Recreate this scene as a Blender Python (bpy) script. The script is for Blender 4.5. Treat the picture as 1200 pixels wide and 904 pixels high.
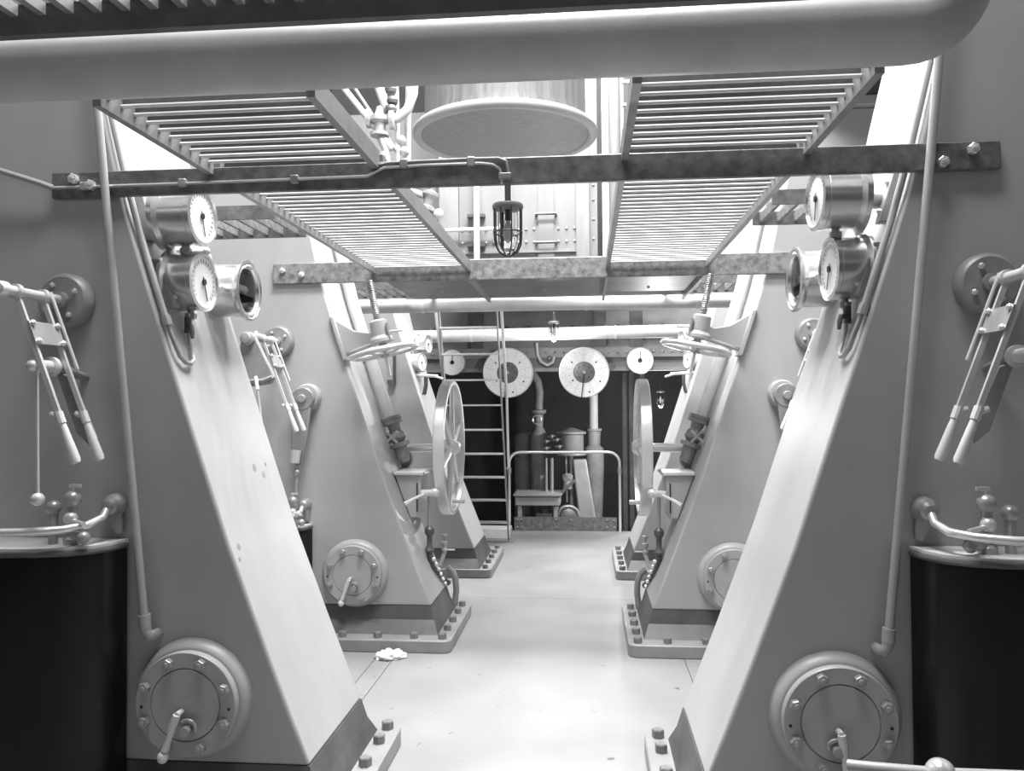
import bpy, bmesh, math, random
from mathutils import Vector, Matrix
random.seed(7)
scene = bpy.context.scene
for o in list(bpy.data.objects):
    bpy.data.objects.remove(o)
C = scene.collection

# ------------------------------------------------------------------ camera, world, light
FPX, YAW, PITCH, ROLL = 948.7, math.radians(5.25), math.radians(1.1715), math.radians(-0.375)
CAM = Vector((0.294, 0.0, 1.5))
fw = Vector((-math.sin(YAW) * math.cos(PITCH), math.cos(YAW) * math.cos(PITCH), math.sin(PITCH)))
rt = Vector((math.cos(YAW), math.sin(YAW), 0.0))
up = rt.cross(fw)
rt, up = math.cos(ROLL) * rt + math.sin(ROLL) * up, -math.sin(ROLL) * rt + math.cos(ROLL) * up
cam_data = bpy.data.cameras.new('camera')
cam = bpy.data.objects.new('camera', cam_data)
C.objects.link(cam)
cam.matrix_world = Matrix(((rt.x, up.x, -fw.x, CAM.x), (rt.y, up.y, -fw.y, CAM.y), (rt.z, up.z, -fw.z, CAM.z), (0, 0, 0, 1)))
cam_data.sensor_width = 36.0
cam_data.lens = FPX / 1200.0 * 36.0
cam_data.clip_start = 0.05
scene.camera = cam

world = bpy.data.worlds.new('world')
scene.world = world
world.use_nodes = True
bg = world.node_tree.nodes['Background']
bg.inputs[0].default_value = (1, 1, 1, 1)
bg.inputs[1].default_value = 0.03

def area(name, loc, sx, sy, power, target=None):
    d = bpy.data.lights.new(name, 'AREA')
    d.shape = 'RECTANGLE'; d.size = sx; d.size_y = sy; d.energy = power
    o = bpy.data.objects.new(name, d); C.objects.link(o); o.location = loc
    if target is not None:
        o.rotation_euler = (Vector(target) - Vector(loc)).to_track_quat('-Z', 'Y').to_euler()
    return o
for i, (y, ly, e) in enumerate(((1.5, .8, 230), (3.3, .8, 600), (5.45, .8, 760), (7.8, 1.6, 1000))):
    area('skylight', (0.0, y, 6.7), 2.4, ly, e)

scene.view_settings.view_transform = 'Standard'
scene.view_settings.look = 'None'
scene.view_settings.exposure = 0.12
scene.view_settings.gamma = 1.0
scene.view_settings.use_curve_mapping = False

# ------------------------------------------------------------------ materials
def mat(name, v, rough=0.5, metal=0.0, var=0.0, vscale=3.0, bump=0.0, bscale=40.0, streak=None, spec=0.5, coat=0.0, tint=None):
    m = bpy.data.materials.new(name); m.use_nodes = True
    nt = m.node_tree; n = nt.nodes; L = nt.links
    b = n['Principled BSDF']
    col = (v, v, v, 1) if tint is None else (*tint, 1)
    b.inputs['Base Color'].default_value = col
    b.inputs['Roughness'].default_value = rough
    b.inputs['Metallic'].default_value = metal
    b.inputs['Specular IOR Level'].default_value = spec
    if coat: b.inputs['Coat Weight'].default_value = coat
    tc = n.new('ShaderNodeTexCoord')
    if var:
        mp = n.new('ShaderNodeMapping')
        if streak: mp.inputs['Scale'].default_value = streak
        L.new(tc.outputs['Object'], mp.inputs[0])
        nz = n.new('ShaderNodeTexNoise'); nz.inputs['Scale'].default_value = vscale
        nz.inputs['Detail'].default_value = 6; nz.inputs['Roughness'].default_value = 0.62
        L.new(mp.outputs[0], nz.inputs[0])
        cr = n.new('ShaderNodeValToRGB')
        cr.color_ramp.elements[0].position = 0.3; cr.color_ramp.elements[1].position = 0.7
        lo, hi = max(v * (1 - var), 0), min(v * (1 + var), 1)
        cr.color_ramp.elements[0].color = (lo, lo, lo, 1); cr.color_ramp.elements[1].color = (hi, hi, hi, 1)
        L.new(nz.outputs[0], cr.inputs[0]); L.new(cr.outputs[0], b.inputs['Base Color'])
    if bump:
        n2 = n.new('ShaderNodeTexNoise'); n2.inputs['Scale'].default_value = bscale; n2.inputs['Detail'].default_value = 4
        L.new(tc.outputs['Object'], n2.inputs[0])
        bp = n.new('ShaderNodeBump'); bp.inputs['Strength'].default_value = bump; bp.inputs['Distance'].default_value = 0.01
        L.new(n2.outputs[0], bp.inputs['Height']); L.new(bp.outputs[0], b.inputs['Normal'])
    return m

M = {}
M['paint'] = mat('grey_engine_paint', 0.40, 0.38, var=0.10, vscale=2.2, bump=0.05, bscale=25, streak=(1, 1, 0.35))
M['skirt'] = mat('oily_dark_paint', 0.075, 0.45, var=0.35, vscale=5, bump=0.06)
M['base'] = mat('worn_base_iron', 0.26, 0.4, var=0.18, vscale=5, bump=0.05)
M['beam'] = mat('dark_scaled_steel', 0.15, 0.45, 0.2, var=0.45, vscale=22, bump=0.15, bscale=60)
M['beam2'] = mat('pale_scaled_steel', 0.22, 0.5, 0.1, var=0.5, vscale=26, bump=0.2, bscale=70)
M['steel'] = mat('bright_steel', 0.70, 0.3, 0.45, var=0.08, vscale=9)
M['rod'] = mat('lit_edge_grating_bar', 0.75, 0.35, var=0.06, vscale=9)  # bright tone stands in for light on the slats' front edges
M['polished'] = mat('polished_steel', 0.82, 0.2, 0.6)
M['brass'] = mat('polished_case_metal', 0.68, 0.26, 0.85, var=0.06, vscale=6)
M['iron'] = mat('dark_iron', 0.10, 0.42, 0.2, var=0.25, vscale=10)
M['midiron'] = mat('grey_iron', 0.26, 0.42, 0.1, var=0.2, vscale=8)
M['bolthead'] = mat('dark_bolt_head', 0.20, 0.4, 0.2, var=0.3, vscale=20)
M['nut'] = mat('steel_nut', 0.36, 0.35, 0.4, var=0.15, vscale=20)
M['black'] = mat('gloss_black_sheet', 0.010, 0.25, spec=0.22, var=0.4, vscale=3, streak=(2, 2, 0.2))
M['white'] = mat('white_paint', 0.64, 0.4, var=0.06, vscale=3)
M['cream'] = mat('pale_casing_paint', 0.20, 0.45, var=0.10, vscale=3, streak=(1.5, 1.5, .4))
M['lag'] = mat('pale_pipe_lagging', 0.56, 0.55, var=0.12, vscale=5, bump=0.06)
M['bigpipe'] = mat('near_pipe_paint', 0.46, 0.42, var=0.12, vscale=4, bump=0.04)
M['pipegrey'] = mat('grey_pipe_paint', 0.36, 0.38, var=0.1, vscale=6)
M['dial'] = mat('enamel_dial', 0.93, 0.3, var=0.03, vscale=30)
M['mark'] = mat('dial_mark', 0.02, 0.5)
M['palemark'] = mat('faint_dial_mark', 0.30, 0.5)
M['dialdark'] = mat('dark_dial_centre', 0.16, 0.3, 0.4, var=0.2, vscale=20)
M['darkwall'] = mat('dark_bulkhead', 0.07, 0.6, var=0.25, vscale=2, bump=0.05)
M['midwall'] = mat('dull_bulkhead', 0.22, 0.5, var=0.2, vscale=3, bump=0.05)
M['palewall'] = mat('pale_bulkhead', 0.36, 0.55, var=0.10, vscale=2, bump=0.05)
M['ironcyl'] = mat('engine_cylinder_paint', 0.05, 0.7, var=0.2, vscale=4, bump=0.05)
M['ductdark'] = mat('sooty_duct', 0.12, 0.6, var=0.35, vscale=5, streak=(5, 5, 0.25))
M['ductgrey'] = mat('duct_grey', 0.22, 0.5, var=0.14, vscale=4, streak=(4, 4, 0.3))
M['rag'] = mat('cotton_rag', 0.72, 0.9, var=0.25, vscale=30, bump=0.3)
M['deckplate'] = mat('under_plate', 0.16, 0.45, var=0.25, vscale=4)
M['ghost'] = mat('dull_pump_paint', 0.30, 0.5, var=0.25, vscale=6)

def floor_mat():
    m = mat('chequer_floor_plate', 0.70, 0.42)
    nt = m.node_tree; n = nt.nodes; L = nt.links; b = n['Principled BSDF']
    tc = n.new('ShaderNodeTexCoord')
    nz = n.new('ShaderNodeTexNoise'); nz.inputs['Scale'].default_value = 2.0; nz.inputs['Detail'].default_value = 8
    L.new(tc.outputs['Object'], nz.inputs[0])
    cr = n.new('ShaderNodeValToRGB')
    cr.color_ramp.elements[0].position = .3; cr.color_ramp.elements[1].position = .75
    cr.color_ramp.elements[0].color = (.22, .22, .22, 1); cr.color_ramp.elements[1].color = (.29, .29, .29, 1)
    L.new(nz.outputs[0], cr.inputs[0])
    # specks of dirt
    vo = n.new('ShaderNodeTexNoise'); vo.inputs['Scale'].default_value = 14; vo.inputs['Detail'].default_value = 3
    L.new(tc.outputs['Object'], vo.inputs[0])
    cs = n.new('ShaderNodeValToRGB')
    cs.color_ramp.elements[0].position = .235; cs.color_ramp.elements[1].position = .30
    cs.color_ramp.elements[0].color = (.25, .25, .25, 1); cs.color_ramp.elements[1].color = (1, 1, 1, 1)
    L.new(vo.outputs[0], cs.inputs[0])
    mx = n.new('ShaderNodeMix'); mx.data_type = 'RGBA'; mx.blend_type = 'MULTIPLY'; mx.inputs[0].default_value = 1
    L.new(cr.outputs[0], mx.inputs[6]); L.new(cs.outputs[0], mx.inputs[7])
    L.new(mx.outputs[2], b.inputs['Base Color'])
    mp = n.new('ShaderNodeMapping'); mp.inputs['Rotation'].default_value = (0, 0, math.radians(45)); mp.inputs['Scale'].default_value = (36, 36, 36)
    L.new(tc.outputs['Object'], mp.inputs[0])
    ck = n.new('ShaderNodeTexChecker'); ck.inputs['Scale'].default_value = 1.0
    L.new(mp.outputs[0], ck.inputs[0])
    bp = n.new('ShaderNodeBump'); bp.inputs['Strength'].default_value = .12; bp.inputs['Distance'].default_value = .003
    L.new(ck.outputs['Fac'], bp.inputs['Height']); L.new(bp.outputs[0], b.inputs['Normal'])
    return m
M['floor'] = floor_mat()

def glass_mat():
    m = bpy.data.materials.new('clear_glass'); m.use_nodes = True
    nt = m.node_tree; n = nt.nodes; L = nt.links
    b = n['Principled BSDF']
    b.inputs['Base Color'].default_value = (.95, .95, .95, 1); b.inputs['Roughness'].default_value = .03
    b.inputs['Transmission Weight'].default_value = 1.0; b.inputs['IOR'].default_value = 1.12
    return m
M['glass'] = glass_mat()

# ------------------------------------------------------------------ mesh helpers
def frame(d):
    d = d.normalized()
    a = Vector((0, 0, 1)) if abs(d.z) < .9 else Vector((1, 0, 0))
    u = d.cross(a).normalized(); v = d.cross(u).normalized()
    return u, v, d

class MB:
    def __init__(s): s.v = []; s.f = []
    def add(s, vs, fs):
        k = len(s.v); s.v += [Vector(q) for q in vs]; s.f += [tuple(i + k for i in f) for f in fs]; return s
    def box(s, x0, x1, y0, y1, z0, z1):
        return s.add([(x, y, z) for z in (z0, z1) for y in (y0, y1) for x in (x0, x1)],
                     [(0, 2, 3, 1), (4, 5, 7, 6), (0, 1, 5, 4), (2, 6, 7, 3), (0, 4, 6, 2), (1, 3, 7, 5)])
    def obox(s, c, ax, ay, az, hx, hy, hz):
        c = Vector(c); ax, ay, az = Vector(ax).normalized() * hx, Vector(ay).normalized() * hy, Vector(az).normalized() * hz
        return s.add([c + i * ax + j * ay + k * az for k in (-1, 1) for j in (-1, 1) for i in (-1, 1)],
                     [(0, 2, 3, 1), (4, 5, 7, 6), (0, 1, 5, 4), (2, 6, 7, 3), (0, 4, 6, 2), (1, 3, 7, 5)])
    def bar(s, p0, p1, w, t, side=(0, 0, 1)):
        # flat bar from p0 to p1: w along 'side' projected, t across
        p0, p1 = Vector(p0), Vector(p1); d = (p1 - p0)
        sd = Vector(side); sd = (sd - sd.project(d)).normalized(); ot = d.cross(sd)
        return s.obox((p0 + p1) / 2, d, sd, ot, d.length / 2, w / 2, t / 2)
    def tube(s, pts, r, n=12, closed=False):
        pts = [Vector(q) for q in pts]; N = len(pts)
        rs = r if isinstance(r, (list, tuple)) else [r] * N
        tg = []
        for i in range(N):
            a = pts[(i - 1) % N] if (i > 0 or closed) else pts[i]
            b = pts[(i + 1) % N] if (i < N - 1 or closed) else pts[i]
            tg.append((b - a).normalized())
        u, v, _ = frame(tg[0]); vs = []
        for i in range(N):
            u = (u - u.project(tg[i])).normalized(); w = tg[i].cross(u)
            for k in range(n):
                a = 2 * math.pi * k / n
                vs.append(pts[i] + rs[i] * (math.cos(a) * u + math.sin(a) * w))
        fs = []
        for i in range(N if closed else N - 1):
            j = (i + 1) % N
            for k in range(n):
                l = (k + 1) % n
                fs.append((i * n + k, i * n + l, j * n + l, j * n + k))
        if not closed:
            fs.append(tuple(range(n))[::-1]); fs.append(tuple((N - 1) * n + k for k in range(n)))
        return s.add(vs, fs)
    def cyl(s, p0, p1, r, r1=None, n=16):
        return s.tube([p0, p1], [r, r if r1 is None else r1], n)
    def lathe(s, prof, o, axis, n=32, cap=True):
        # prof: list of (radius, distance along axis)
        u, v, d = frame(Vector(axis)); o = Vector(o); vs = []; fs = []
        for (r, h) in prof:
            for k in range(n):
                a = 2 * math.pi * k / n
                vs.append(o + d * h + max(r, 1e-4) * (math.cos(a) * u + math.sin(a) * v))
        m = len(prof)
        for i in range(m - 1):
            for k in range(n):
                l = (k + 1) % n
                fs.append((i * n + k, i * n + l, (i + 1) * n + l, (i + 1) * n + k))
        if cap:
            fs.append(tuple(range(n))[::-1]); fs.append(tuple((m - 1) * n + k for k in range(n)))
        return s.add(vs, fs)
    def ring(s, c, axis, R, r, n=40, m=10):
        u, v, d = frame(Vector(axis)); c = Vector(c)
        return s.tube([c + R * (math.cos(2 * math.pi * k / n) * u + math.sin(2 * math.pi * k / n) * v) for k in range(n)], r, m, True)
    def ball(s, c, r, n=14, m=8, sz=1.0):
        return s.lathe([(r * math.sin(math.pi * i / m), -r * sz * math.cos(math.pi * i / m)) for i in range(m + 1)], c, (0, 0, 1), n)
    def prism(s, poly, axis, a0, a1):
        # poly: 2D points; axis 'y': (x,z); 'z': (x,y); 'x': (y,z)
        n = len(poly)
        def P(q, a):
            return {'y': (q[0], a, q[1]), 'z': (q[0], q[1], a), 'x': (a, q[0], q[1])}[axis]
        return s.add([P(q, a0) for q in poly] + [P(q, a1) for q in poly],
                     [tuple(range(n)), tuple(range(n, 2 * n))[::-1]] + [(i, i + n, (i + 1) % n + n, (i + 1) % n) for i in range(n)])
    def loft(s, A, B):
        n = len(A)
        return s.add(list(A) + list(B), [tuple(range(n)), tuple(range(n, 2 * n))[::-1]] + [(i, i + n, (i + 1) % n + n, (i + 1) % n) for i in range(n)])
    def strip(s, path, z0, z1, t):
        # vertical sheet following an XY path, thickness t
        n = len(path); L = []; R = []
        for i in range(n):
            a = Vector(path[max(i - 1, 0)]); b = Vector(path[min(i + 1, n - 1)]); d = (b - a).normalized()
            nn = Vector((-d.y, d.x)) * t / 2; p = Vector(path[i])
            L.append(p + nn); R.append(p - nn)
        return s.prism([(q.x, q.y) for q in L] + [(q.x, q.y) for q in R[::-1]], 'z', z0, z1)
    def mesh(s, name, org=(0, 0, 0), ang=35):
        me = bpy.data.meshes.new(name); org = Vector(org)
        me.from_pydata([q - org for q in s.v], [], s.f)
        bm = bmesh.new(); bm.from_mesh(me); bmesh.ops.recalc_face_normals(bm, faces=bm.faces); bm.to_mesh(me); bm.free()
        me.shade_smooth(); me.set_sharp_from_angle(angle=math.radians(ang)); me.update()
        return me
    def build(s, name, m, parent=None, bevel=0.0, org=None, seg=2):
        if org is None:
            if parent is not None: org = root_loc(parent)
            else: org = base_of(s.v)
        me = s.mesh(name, org); me.materials.append(M[m])
        o = bpy.data.objects.new(name, me); C.objects.link(o)
        if parent is not None: o.parent = parent
        else: o.location = org
        if bevel:
            b = o.modifiers.new('bevel', 'BEVEL'); b.width = bevel; b.segments = seg; b.limit_method = 'ANGLE'; b.angle_limit = math.radians(40); b.harden_normals = False
        return o

def base_of(v):
    xs = [q.x for q in v]; ys = [q.y for q in v]; zs = [q.z for q in v]
    return Vector(((min(xs) + max(xs)) / 2, (min(ys) + max(ys)) / 2, min(zs)))
def root_loc(o):
    t = Vector((0, 0, 0))
    while o is not None:
        t += o.location; o = o.parent
    return t
def tag(o, label, cat, group=None):
    o['label'] = label; o['category'] = cat
    if group: o['group'] = group
    return o
def thing(name, label, cat, loc=(0, 0, 0), group=None):
    o = bpy.data.objects.new(name, None); C.objects.link(o); o.location = loc; o.empty_display_size = .05
    return tag(o, label, cat, group)
def struct(o):
    o['kind'] = 'structure'; return o
def inst(me, name, parent, loc, axis=None, spin=0.0):
    # a mesh shared between alike pieces, placed in world coordinates under its parent
    o = bpy.data.objects.new(name, me); C.objects.link(o); o.parent = parent
    o.location = Vector(loc) - root_loc(parent)
    if axis is not None:
        q = Vector((0, 0, 1)).rotation_difference(Vector(axis).normalized())
        o.rotation_mode = 'QUATERNION'; o.rotation_quaternion = q @ Matrix.Rotation(spin, 3, 'Z').to_quaternion()
    else:
        o.rotation_euler = (0, 0, spin)
    return o
def at(px, py, X=None, Y=None, Z=None):
    # where the sight line through a point of the photograph meets a real plane of the room
    d = rt * ((px - 600) / FPX) + up * ((452 - py) / FPX) + fw
    t = (X - CAM.x) / d.x if X is not None else (Y - CAM.y) / d.y if Y is not None else (Z - CAM.z) / d.z
    return CAM + d * t
def lerp(tab, z):
    if z <= tab[0][0]: return tab[0][1]
    for (a, b), (c, d) in zip(tab, tab[1:]):
        if z <= c: return b + (d - b) * (z - a) / (c - a)
    return tab[-1][1]
def arc(c, r, a0, a1, n, plane='xz', k=0.0):
    out = []
    for i in range(n + 1):
        a = math.radians(a0 + (a1 - a0) * i / n); x, y = c[0] + r * math.cos(a), c[1] + r * math.sin(a)
        out.append({'xz': (x, k, y), 'xy': (x, y, k), 'yz': (k, x, y)}[plane])
    return out

def hexmesh(name, r, h, m, dome=True):
    b = MB(); b.lathe([(r, 0), (r, h * .86), (r * .86, h)], (0, 0, 0), (0, 0, 1), 6)
    if dome: b.lathe([(r * .5, h), (r * .48, h * 1.25), (r * .3, h * 1.34)], (0, 0, 0), (0, 0, 1), 10)
    me = b.mesh(name, (0, 0, 0), 30); me.materials.append(M[m]); return me
NUT = hexmesh('cover_nut', .0195, .022, 'nut')
BOLT = hexmesh('foundation_bolt', .026, .034, 'bolthead', False)
BEAMBOLT = hexmesh('beam_bolt', .019, .02, 'steel')
SMALLNUT = hexmesh('small_nut', .010, .010, 'steel')
rv = MB().lathe([(.016, 0), (.0145, .006), (.009, .011), (.002, .0125)], (0, 0, 0), (0, 0, 1), 10)
RIVET = rv.mesh('rivet'); RIVET.materials.append(M['cream'])
RIVETD = RIVET.copy(); RIVETD.materials.clear(); RIVETD.materials.append(M['nut'])
SIDE = {-1: 'left', 1: 'right'}

# ------------------------------------------------------------------ room shell
b = MB().box(-3.3, 3.3, -2.5, 9.46, -.08, -.012)
floor = struct(b.build('floor', 'iron'))
xs = [-3.3, -1.9, -1.35, -.953, -.846, .846, 1.35, 3.3]
for i in range(len(xs) - 1):
    ys = [-2.5, 2.35, 4.1, 6.35, 9.46] if i != 4 else [-2.5, 3.05, 6.2, 9.46]
    for y0, y1 in zip(ys, ys[1:]):
        MB().box(xs[i] + .002, xs[i + 1] - .002, y0 + .0015, y1 - .0015, -.012, 0).build('floor_plate', 'floor', floor)
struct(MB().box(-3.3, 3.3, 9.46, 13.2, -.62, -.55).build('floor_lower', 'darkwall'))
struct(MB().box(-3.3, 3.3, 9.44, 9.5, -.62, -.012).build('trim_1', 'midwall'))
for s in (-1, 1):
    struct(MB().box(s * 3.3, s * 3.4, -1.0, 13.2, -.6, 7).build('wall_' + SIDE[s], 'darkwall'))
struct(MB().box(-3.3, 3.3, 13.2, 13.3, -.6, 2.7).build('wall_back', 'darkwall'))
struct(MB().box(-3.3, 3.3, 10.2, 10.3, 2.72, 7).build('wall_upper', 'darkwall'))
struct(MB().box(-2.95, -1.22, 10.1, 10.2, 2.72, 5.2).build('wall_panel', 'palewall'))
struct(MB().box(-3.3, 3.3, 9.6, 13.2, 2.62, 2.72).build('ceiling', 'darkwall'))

# bulkhead header that carries the telegraph dials
hd = struct(MB().box(-3.3, 3.3, 9.62, 9.68, 1.86, 2.72).build('wall_header', 'midwall'))
MB().box(-3.3, 3.3, 9.56, 9.62, 2.02, 2.14).build('rivet_strip', 'midiron', hd)
MB().box(-3.3, 3.3, 9.50, 9.62, 2.30, 2.33).build('ledge', 'midiron', hd)
MB().box(-3.3, 3.3, 9.57, 9.62, 1.86, 1.90).build('edge_angle', 'midiron', hd)
for i in range(31):
    x = -1.65 + i * .105
    inst(RIVETD, 'rivet', hd, (x, 9.56, 2.08), (0, -1, 0))
for i in range(24):
    x = -1.55 + i * .13
    if abs(x + .05) > .12:
        MB().box(x - .02, x + .02, 9.53, 9.62, 2.33, 2.40).build('clip', 'iron' if i % 2 else 'midiron', hd)
for x, w in ((-1.0, .14), (.45, .16), (.88, .15)):
    MB().box(x - w / 2, x + w / 2, 9.55, 9.62, 2.14, 2.56).build('stiffener', 'iron', hd)

# door posts of the dark compartment beyond
for i, x in enumerate((.72, .80, .93)):
    struct(MB().box(x, x + .05, 9.72, 9.8, -.55, 1.9).build('trim_%d' % (i + 2), 'iron'))

# ------------------------------------------------------------------ engine columns
PROF = [(.23, .68), (.6, .825), (1.0, .975), (1.35, 1.09), (1.67, 1.195), (2.0, 1.30), (2.2, 1.362), (2.4, 1.412), (2.6, 1.457), (2.9, 1.53), (3.26, 1.60)]
def inner(z): return lerp(PROF, z)
def column(s, Y0, depth, by0, by1, bolts, frontb, label):
    root = thing('engine_column', label, 'column', (s * .6, Y0, 0), 'engine columns in two rows')
    zs = [.23, .4, .6, .8, 1.0, 1.2, 1.35, 1.5, 1.67, 1.85, 2.0, 2.1, 2.2, 2.3, 2.4, 2.5, 2.6, 2.75, 2.9, 3.08, 3.26]
    poly = [(s * inner(z), z) for z in zs] + [(s * 2.45, 3.26), (s * 2.45, .23)]
    MB().prism(poly, 'y', Y0, Y0 + depth).build('body', 'paint', root, bevel=.012, seg=3)
    MB().box(*sorted((s * 1.55, s * 2.5)), Y0 - .05, Y0 + depth + .05, 3.26, 3.32).build('top_flange', 'paint', root, bevel=.008)
    # dark flared skirt
    tx, bx = .68, .625
    A = [(s * tx, Y0, .23), (s * tx, Y0 + depth, .23), (s * 2.45, Y0 + depth, .23), (s * 2.45, Y0, .23)]
    B = [(s * bx, Y0 - .09, .075), (s * bx, Y0 + depth + .06, .075), (s * 2.5, Y0 + depth + .06, .075), (s * 2.5, Y0 - .09, .075)]
    mid = [(s * (tx - .022), Y0 - .022, .15), (s * (tx - .022), Y0 + depth + .015, .15), (s * 2.46, Y0 + depth + .015, .15), (s * 2.46, Y0 - .022, .15)]
    MB().loft(mid, A).loft(B, mid).build('skirt', 'skirt', root)
    # base plate with rounded corners
    x0, x1, r = .527, 2.6, .05
    pl = [(s * x1, by0), (s * x1, by1)]
    pl += [(s * (x0 + r - r * math.sin(a)), by1 - r + r * math.cos(a)) for a in [i * math.pi / 8 for i in range(5)]]
    pl += [(s * (x0 + r - r * math.cos(a)), by0 + r - r * math.sin(a)) for a in [i * math.pi / 8 for i in range(5)]]
    MB().prism(pl, 'z', 0, .075).build('base_plate', 'base', root, bevel=.006)
    for y in bolts: inst(BOLT, 'bolt', root, (s * .584, y, .075), None, random.uniform(0, 1))
    for x in frontb: inst(BOLT, 'bolt', root, (s * x, by0 + .055, .075), None, random.uniform(0, 1))
    return root
COLS = {}
LBL = {('near', -1): 'nearest left engine column, grey with bright sloping inner face, two gauges and drum',
       ('near', 1): 'nearest right engine column, grey with bright sloping inner face, its cover at lower right',
       ('mid', -1): 'middle left engine column on bolted base with floor rag in front of it',
       ('mid', 1): 'middle right engine column, cover half hidden by the nearest right column',
       ('far', -1): 'farthest left engine column, small, just in front of the ladder foot',
       ('far', 1): 'farthest right engine column, small, behind the right big spoked wheel'}
YN, YM, YF = 2.78, 5.01, 6.97
for s in (-1, 1):
    COLS['near', s] = column(s, YN, .65, 2.60, 3.56, [2.72, 2.93, 3.145, 3.36, 3.505], [.78, 1.0], LBL['near', s])
    COLS['mid', s] = column(s, YM, .56, 4.80, 5.74, [4.855, 5.04, 5.236, 5.45, 5.64], [.757, .982, 1.2], LBL['mid', s])
    COLS['far', s] = column(s, YF, .72, 6.87, 7.98, [6.925, 7.16, 7.4, 7.63, 7.87], [.80, 1.08], LBL['far', s])

def cover(s, x, z, Y0, colname, lever_dir, lever):
    col = COLS[colname, s]
    cx = s * x
    # domed boss cast on the column
    b = MB().lathe([(.214, .0), (.211, .012), (.204, .028), (.193, .040), (.186, .043)], (cx, Y0 + .002, z), (0, -1, 0), 48)
    b.build('cover_boss', 'paint', col)
    f = MB().lathe([(.182, .042), (.182, .066), (.179, .07), (.128, .07), (.125, .064), (.122, .07), (.002, .07)], (cx, Y0, z), (0, -1, 0), 48)
    cv = f.build('inspection_cover', 'paint', col)
    for k in range(8):
        a = math.radians(22.5 + 45 * k)
        if lever and k == (5 if s < 0 else 6) and False: continue
        inst(NUT, 'nut', cv, (cx + .154 * math.sin(a), Y0 - .07, z + .154 * math.cos(a)), (0, -1, 0), .3 * k)
    for k in (-1, 1):
        MB().cyl((cx + k * .158, Y0 - .068, z - .01), (cx + k * .158, Y0 - .0715, z - .01), .0055, n=10).build('screw_hole', 'mark', cv)
    # clamp: spindle, curved dog and white lever
    hz = z - .075; hx = cx + (.02 if lever_dir < 0 else -.02) * 1
    h = MB().cyl((hx, Y0 - .07, hz), (hx, Y0 - .118, hz), .017, n=14).lathe([(.026, .07), (.026, .078), (.02, .084)], (hx, Y0, hz), (0, -1, 0), 16)
    h.tube([(hx + .03 * math.cos(t), Y0 - .093, hz + .032 * math.sin(t)) for t in [math.radians(150 - i * 20) for i in range(9)]], .007, 8)
    h.build('clamp_spindle', 'nut', cv)
    d = Vector((lever_dir * .34, 0, -1)).normalized()
    p0 = Vector((hx + lever_dir * .03, Y0 - .108, hz + .055)); p1 = p0 + d * .13; p2 = p1 + d * .035
    w = Vector((d.z, 0, -d.x))
    lv = MB()
    lv.tube([p0, p0 + d * .03, p0 + d * .08, p1], [.013, .014, .010, .013], 10).ball(p2 - d * .012, .019, sz=1.1)
    lv.cyl(p0 + Vector((0, -.002, 0)), p0 + Vector((0, .035, 0)), .010, n=10)
    lv.build('clamp_lever', 'white', cv)
for s in (-1, 1):
    cover(s, 1.10, .457, YN, 'near', -1 if s < 0 else .35, True)
    cover(s, 1.165, .43, YM, 'mid', -1 if s < 0 else .35, True)

for (px, py, r_) in ((298, 548, .017), (309, 556, .016), (311, 544, .009), (280, 641, .013), (281, 656, .009)):
    # point on the sloping face under that spot
    z_ = 1.2
    for _ in range(30):
        q_ = at(px, py, X=-inner(z_)); z_ = .5 * z_ + .5 * q_.z
    nn_ = Vector((.94, 0, .34)).normalized()
    MB().lathe([(r_, 0), (r_ * .95, .0012)], q_ - nn_ * .0004, nn_, 14).build('oil_stain', 'midiron', COLS['near', -1])

# leaning drain pipes on the near column faces
for s in (-1, 1):
    t = thing('drain_pipe', 'slim grey pipe running down the %s near column face to an elbow' % SIDE[s], 'pipe', (s * 1.25, 2.74, .66))
    MB().tube([(s * 1.475, 2.735, 2.95), (s * 1.445, 2.735, 2.58), (s * 1.262, 2.735, .74)], .0145, 14).build('tube', 'pipegrey', t)
    MB().tube([(s * 1.263, 2.735, .76), (s * 1.259, 2.735, .715)], .021, 14).tube([(s * 1.259, 2.735, .72), (s * 1.256, 2.735, .70), (s * 1.248, 2.74, .686), (s * 1.238, 2.755, .683), (s * 1.236, 2.785, .683)], .019, 12).build('elbow', 'pipegrey', t)

# ------------------------------------------------------------------ cross beams
def crossbeam(label, xa, xb, Y, z0, z1, m, boltpts):
    t = thing('cross_beam', label, 'beam', ((xa + xb) / 2, Y, z0))
    MB().box(xa, xb, Y - .012, Y + .012, z0, z1).build('flat_bar', m, t, bevel=.004)
    for x, z in boltpts: inst(BEAMBOLT, 'bolt', t, (x, Y - .012, z), (0, -1, 0), .2)
    return t
beam1 = crossbeam('dark flat steel beam bolted across both nearest columns, cage lamp hanging from it', -1.63, 1.645, YN - .014, 2.25, 2.342, 'beam',
                  [(-1.54, 2.315), (-1.475, 2.29), (1.555, 2.315), (1.46, 2.275)])
beam2 = crossbeam('mottled flat steel beam bolted across both middle columns', -1.69, 1.52, YM - .014, 2.262, 2.392, 'beam2',
                  [(-1.625, 2.345), (-1.50, 2.315)])

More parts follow.
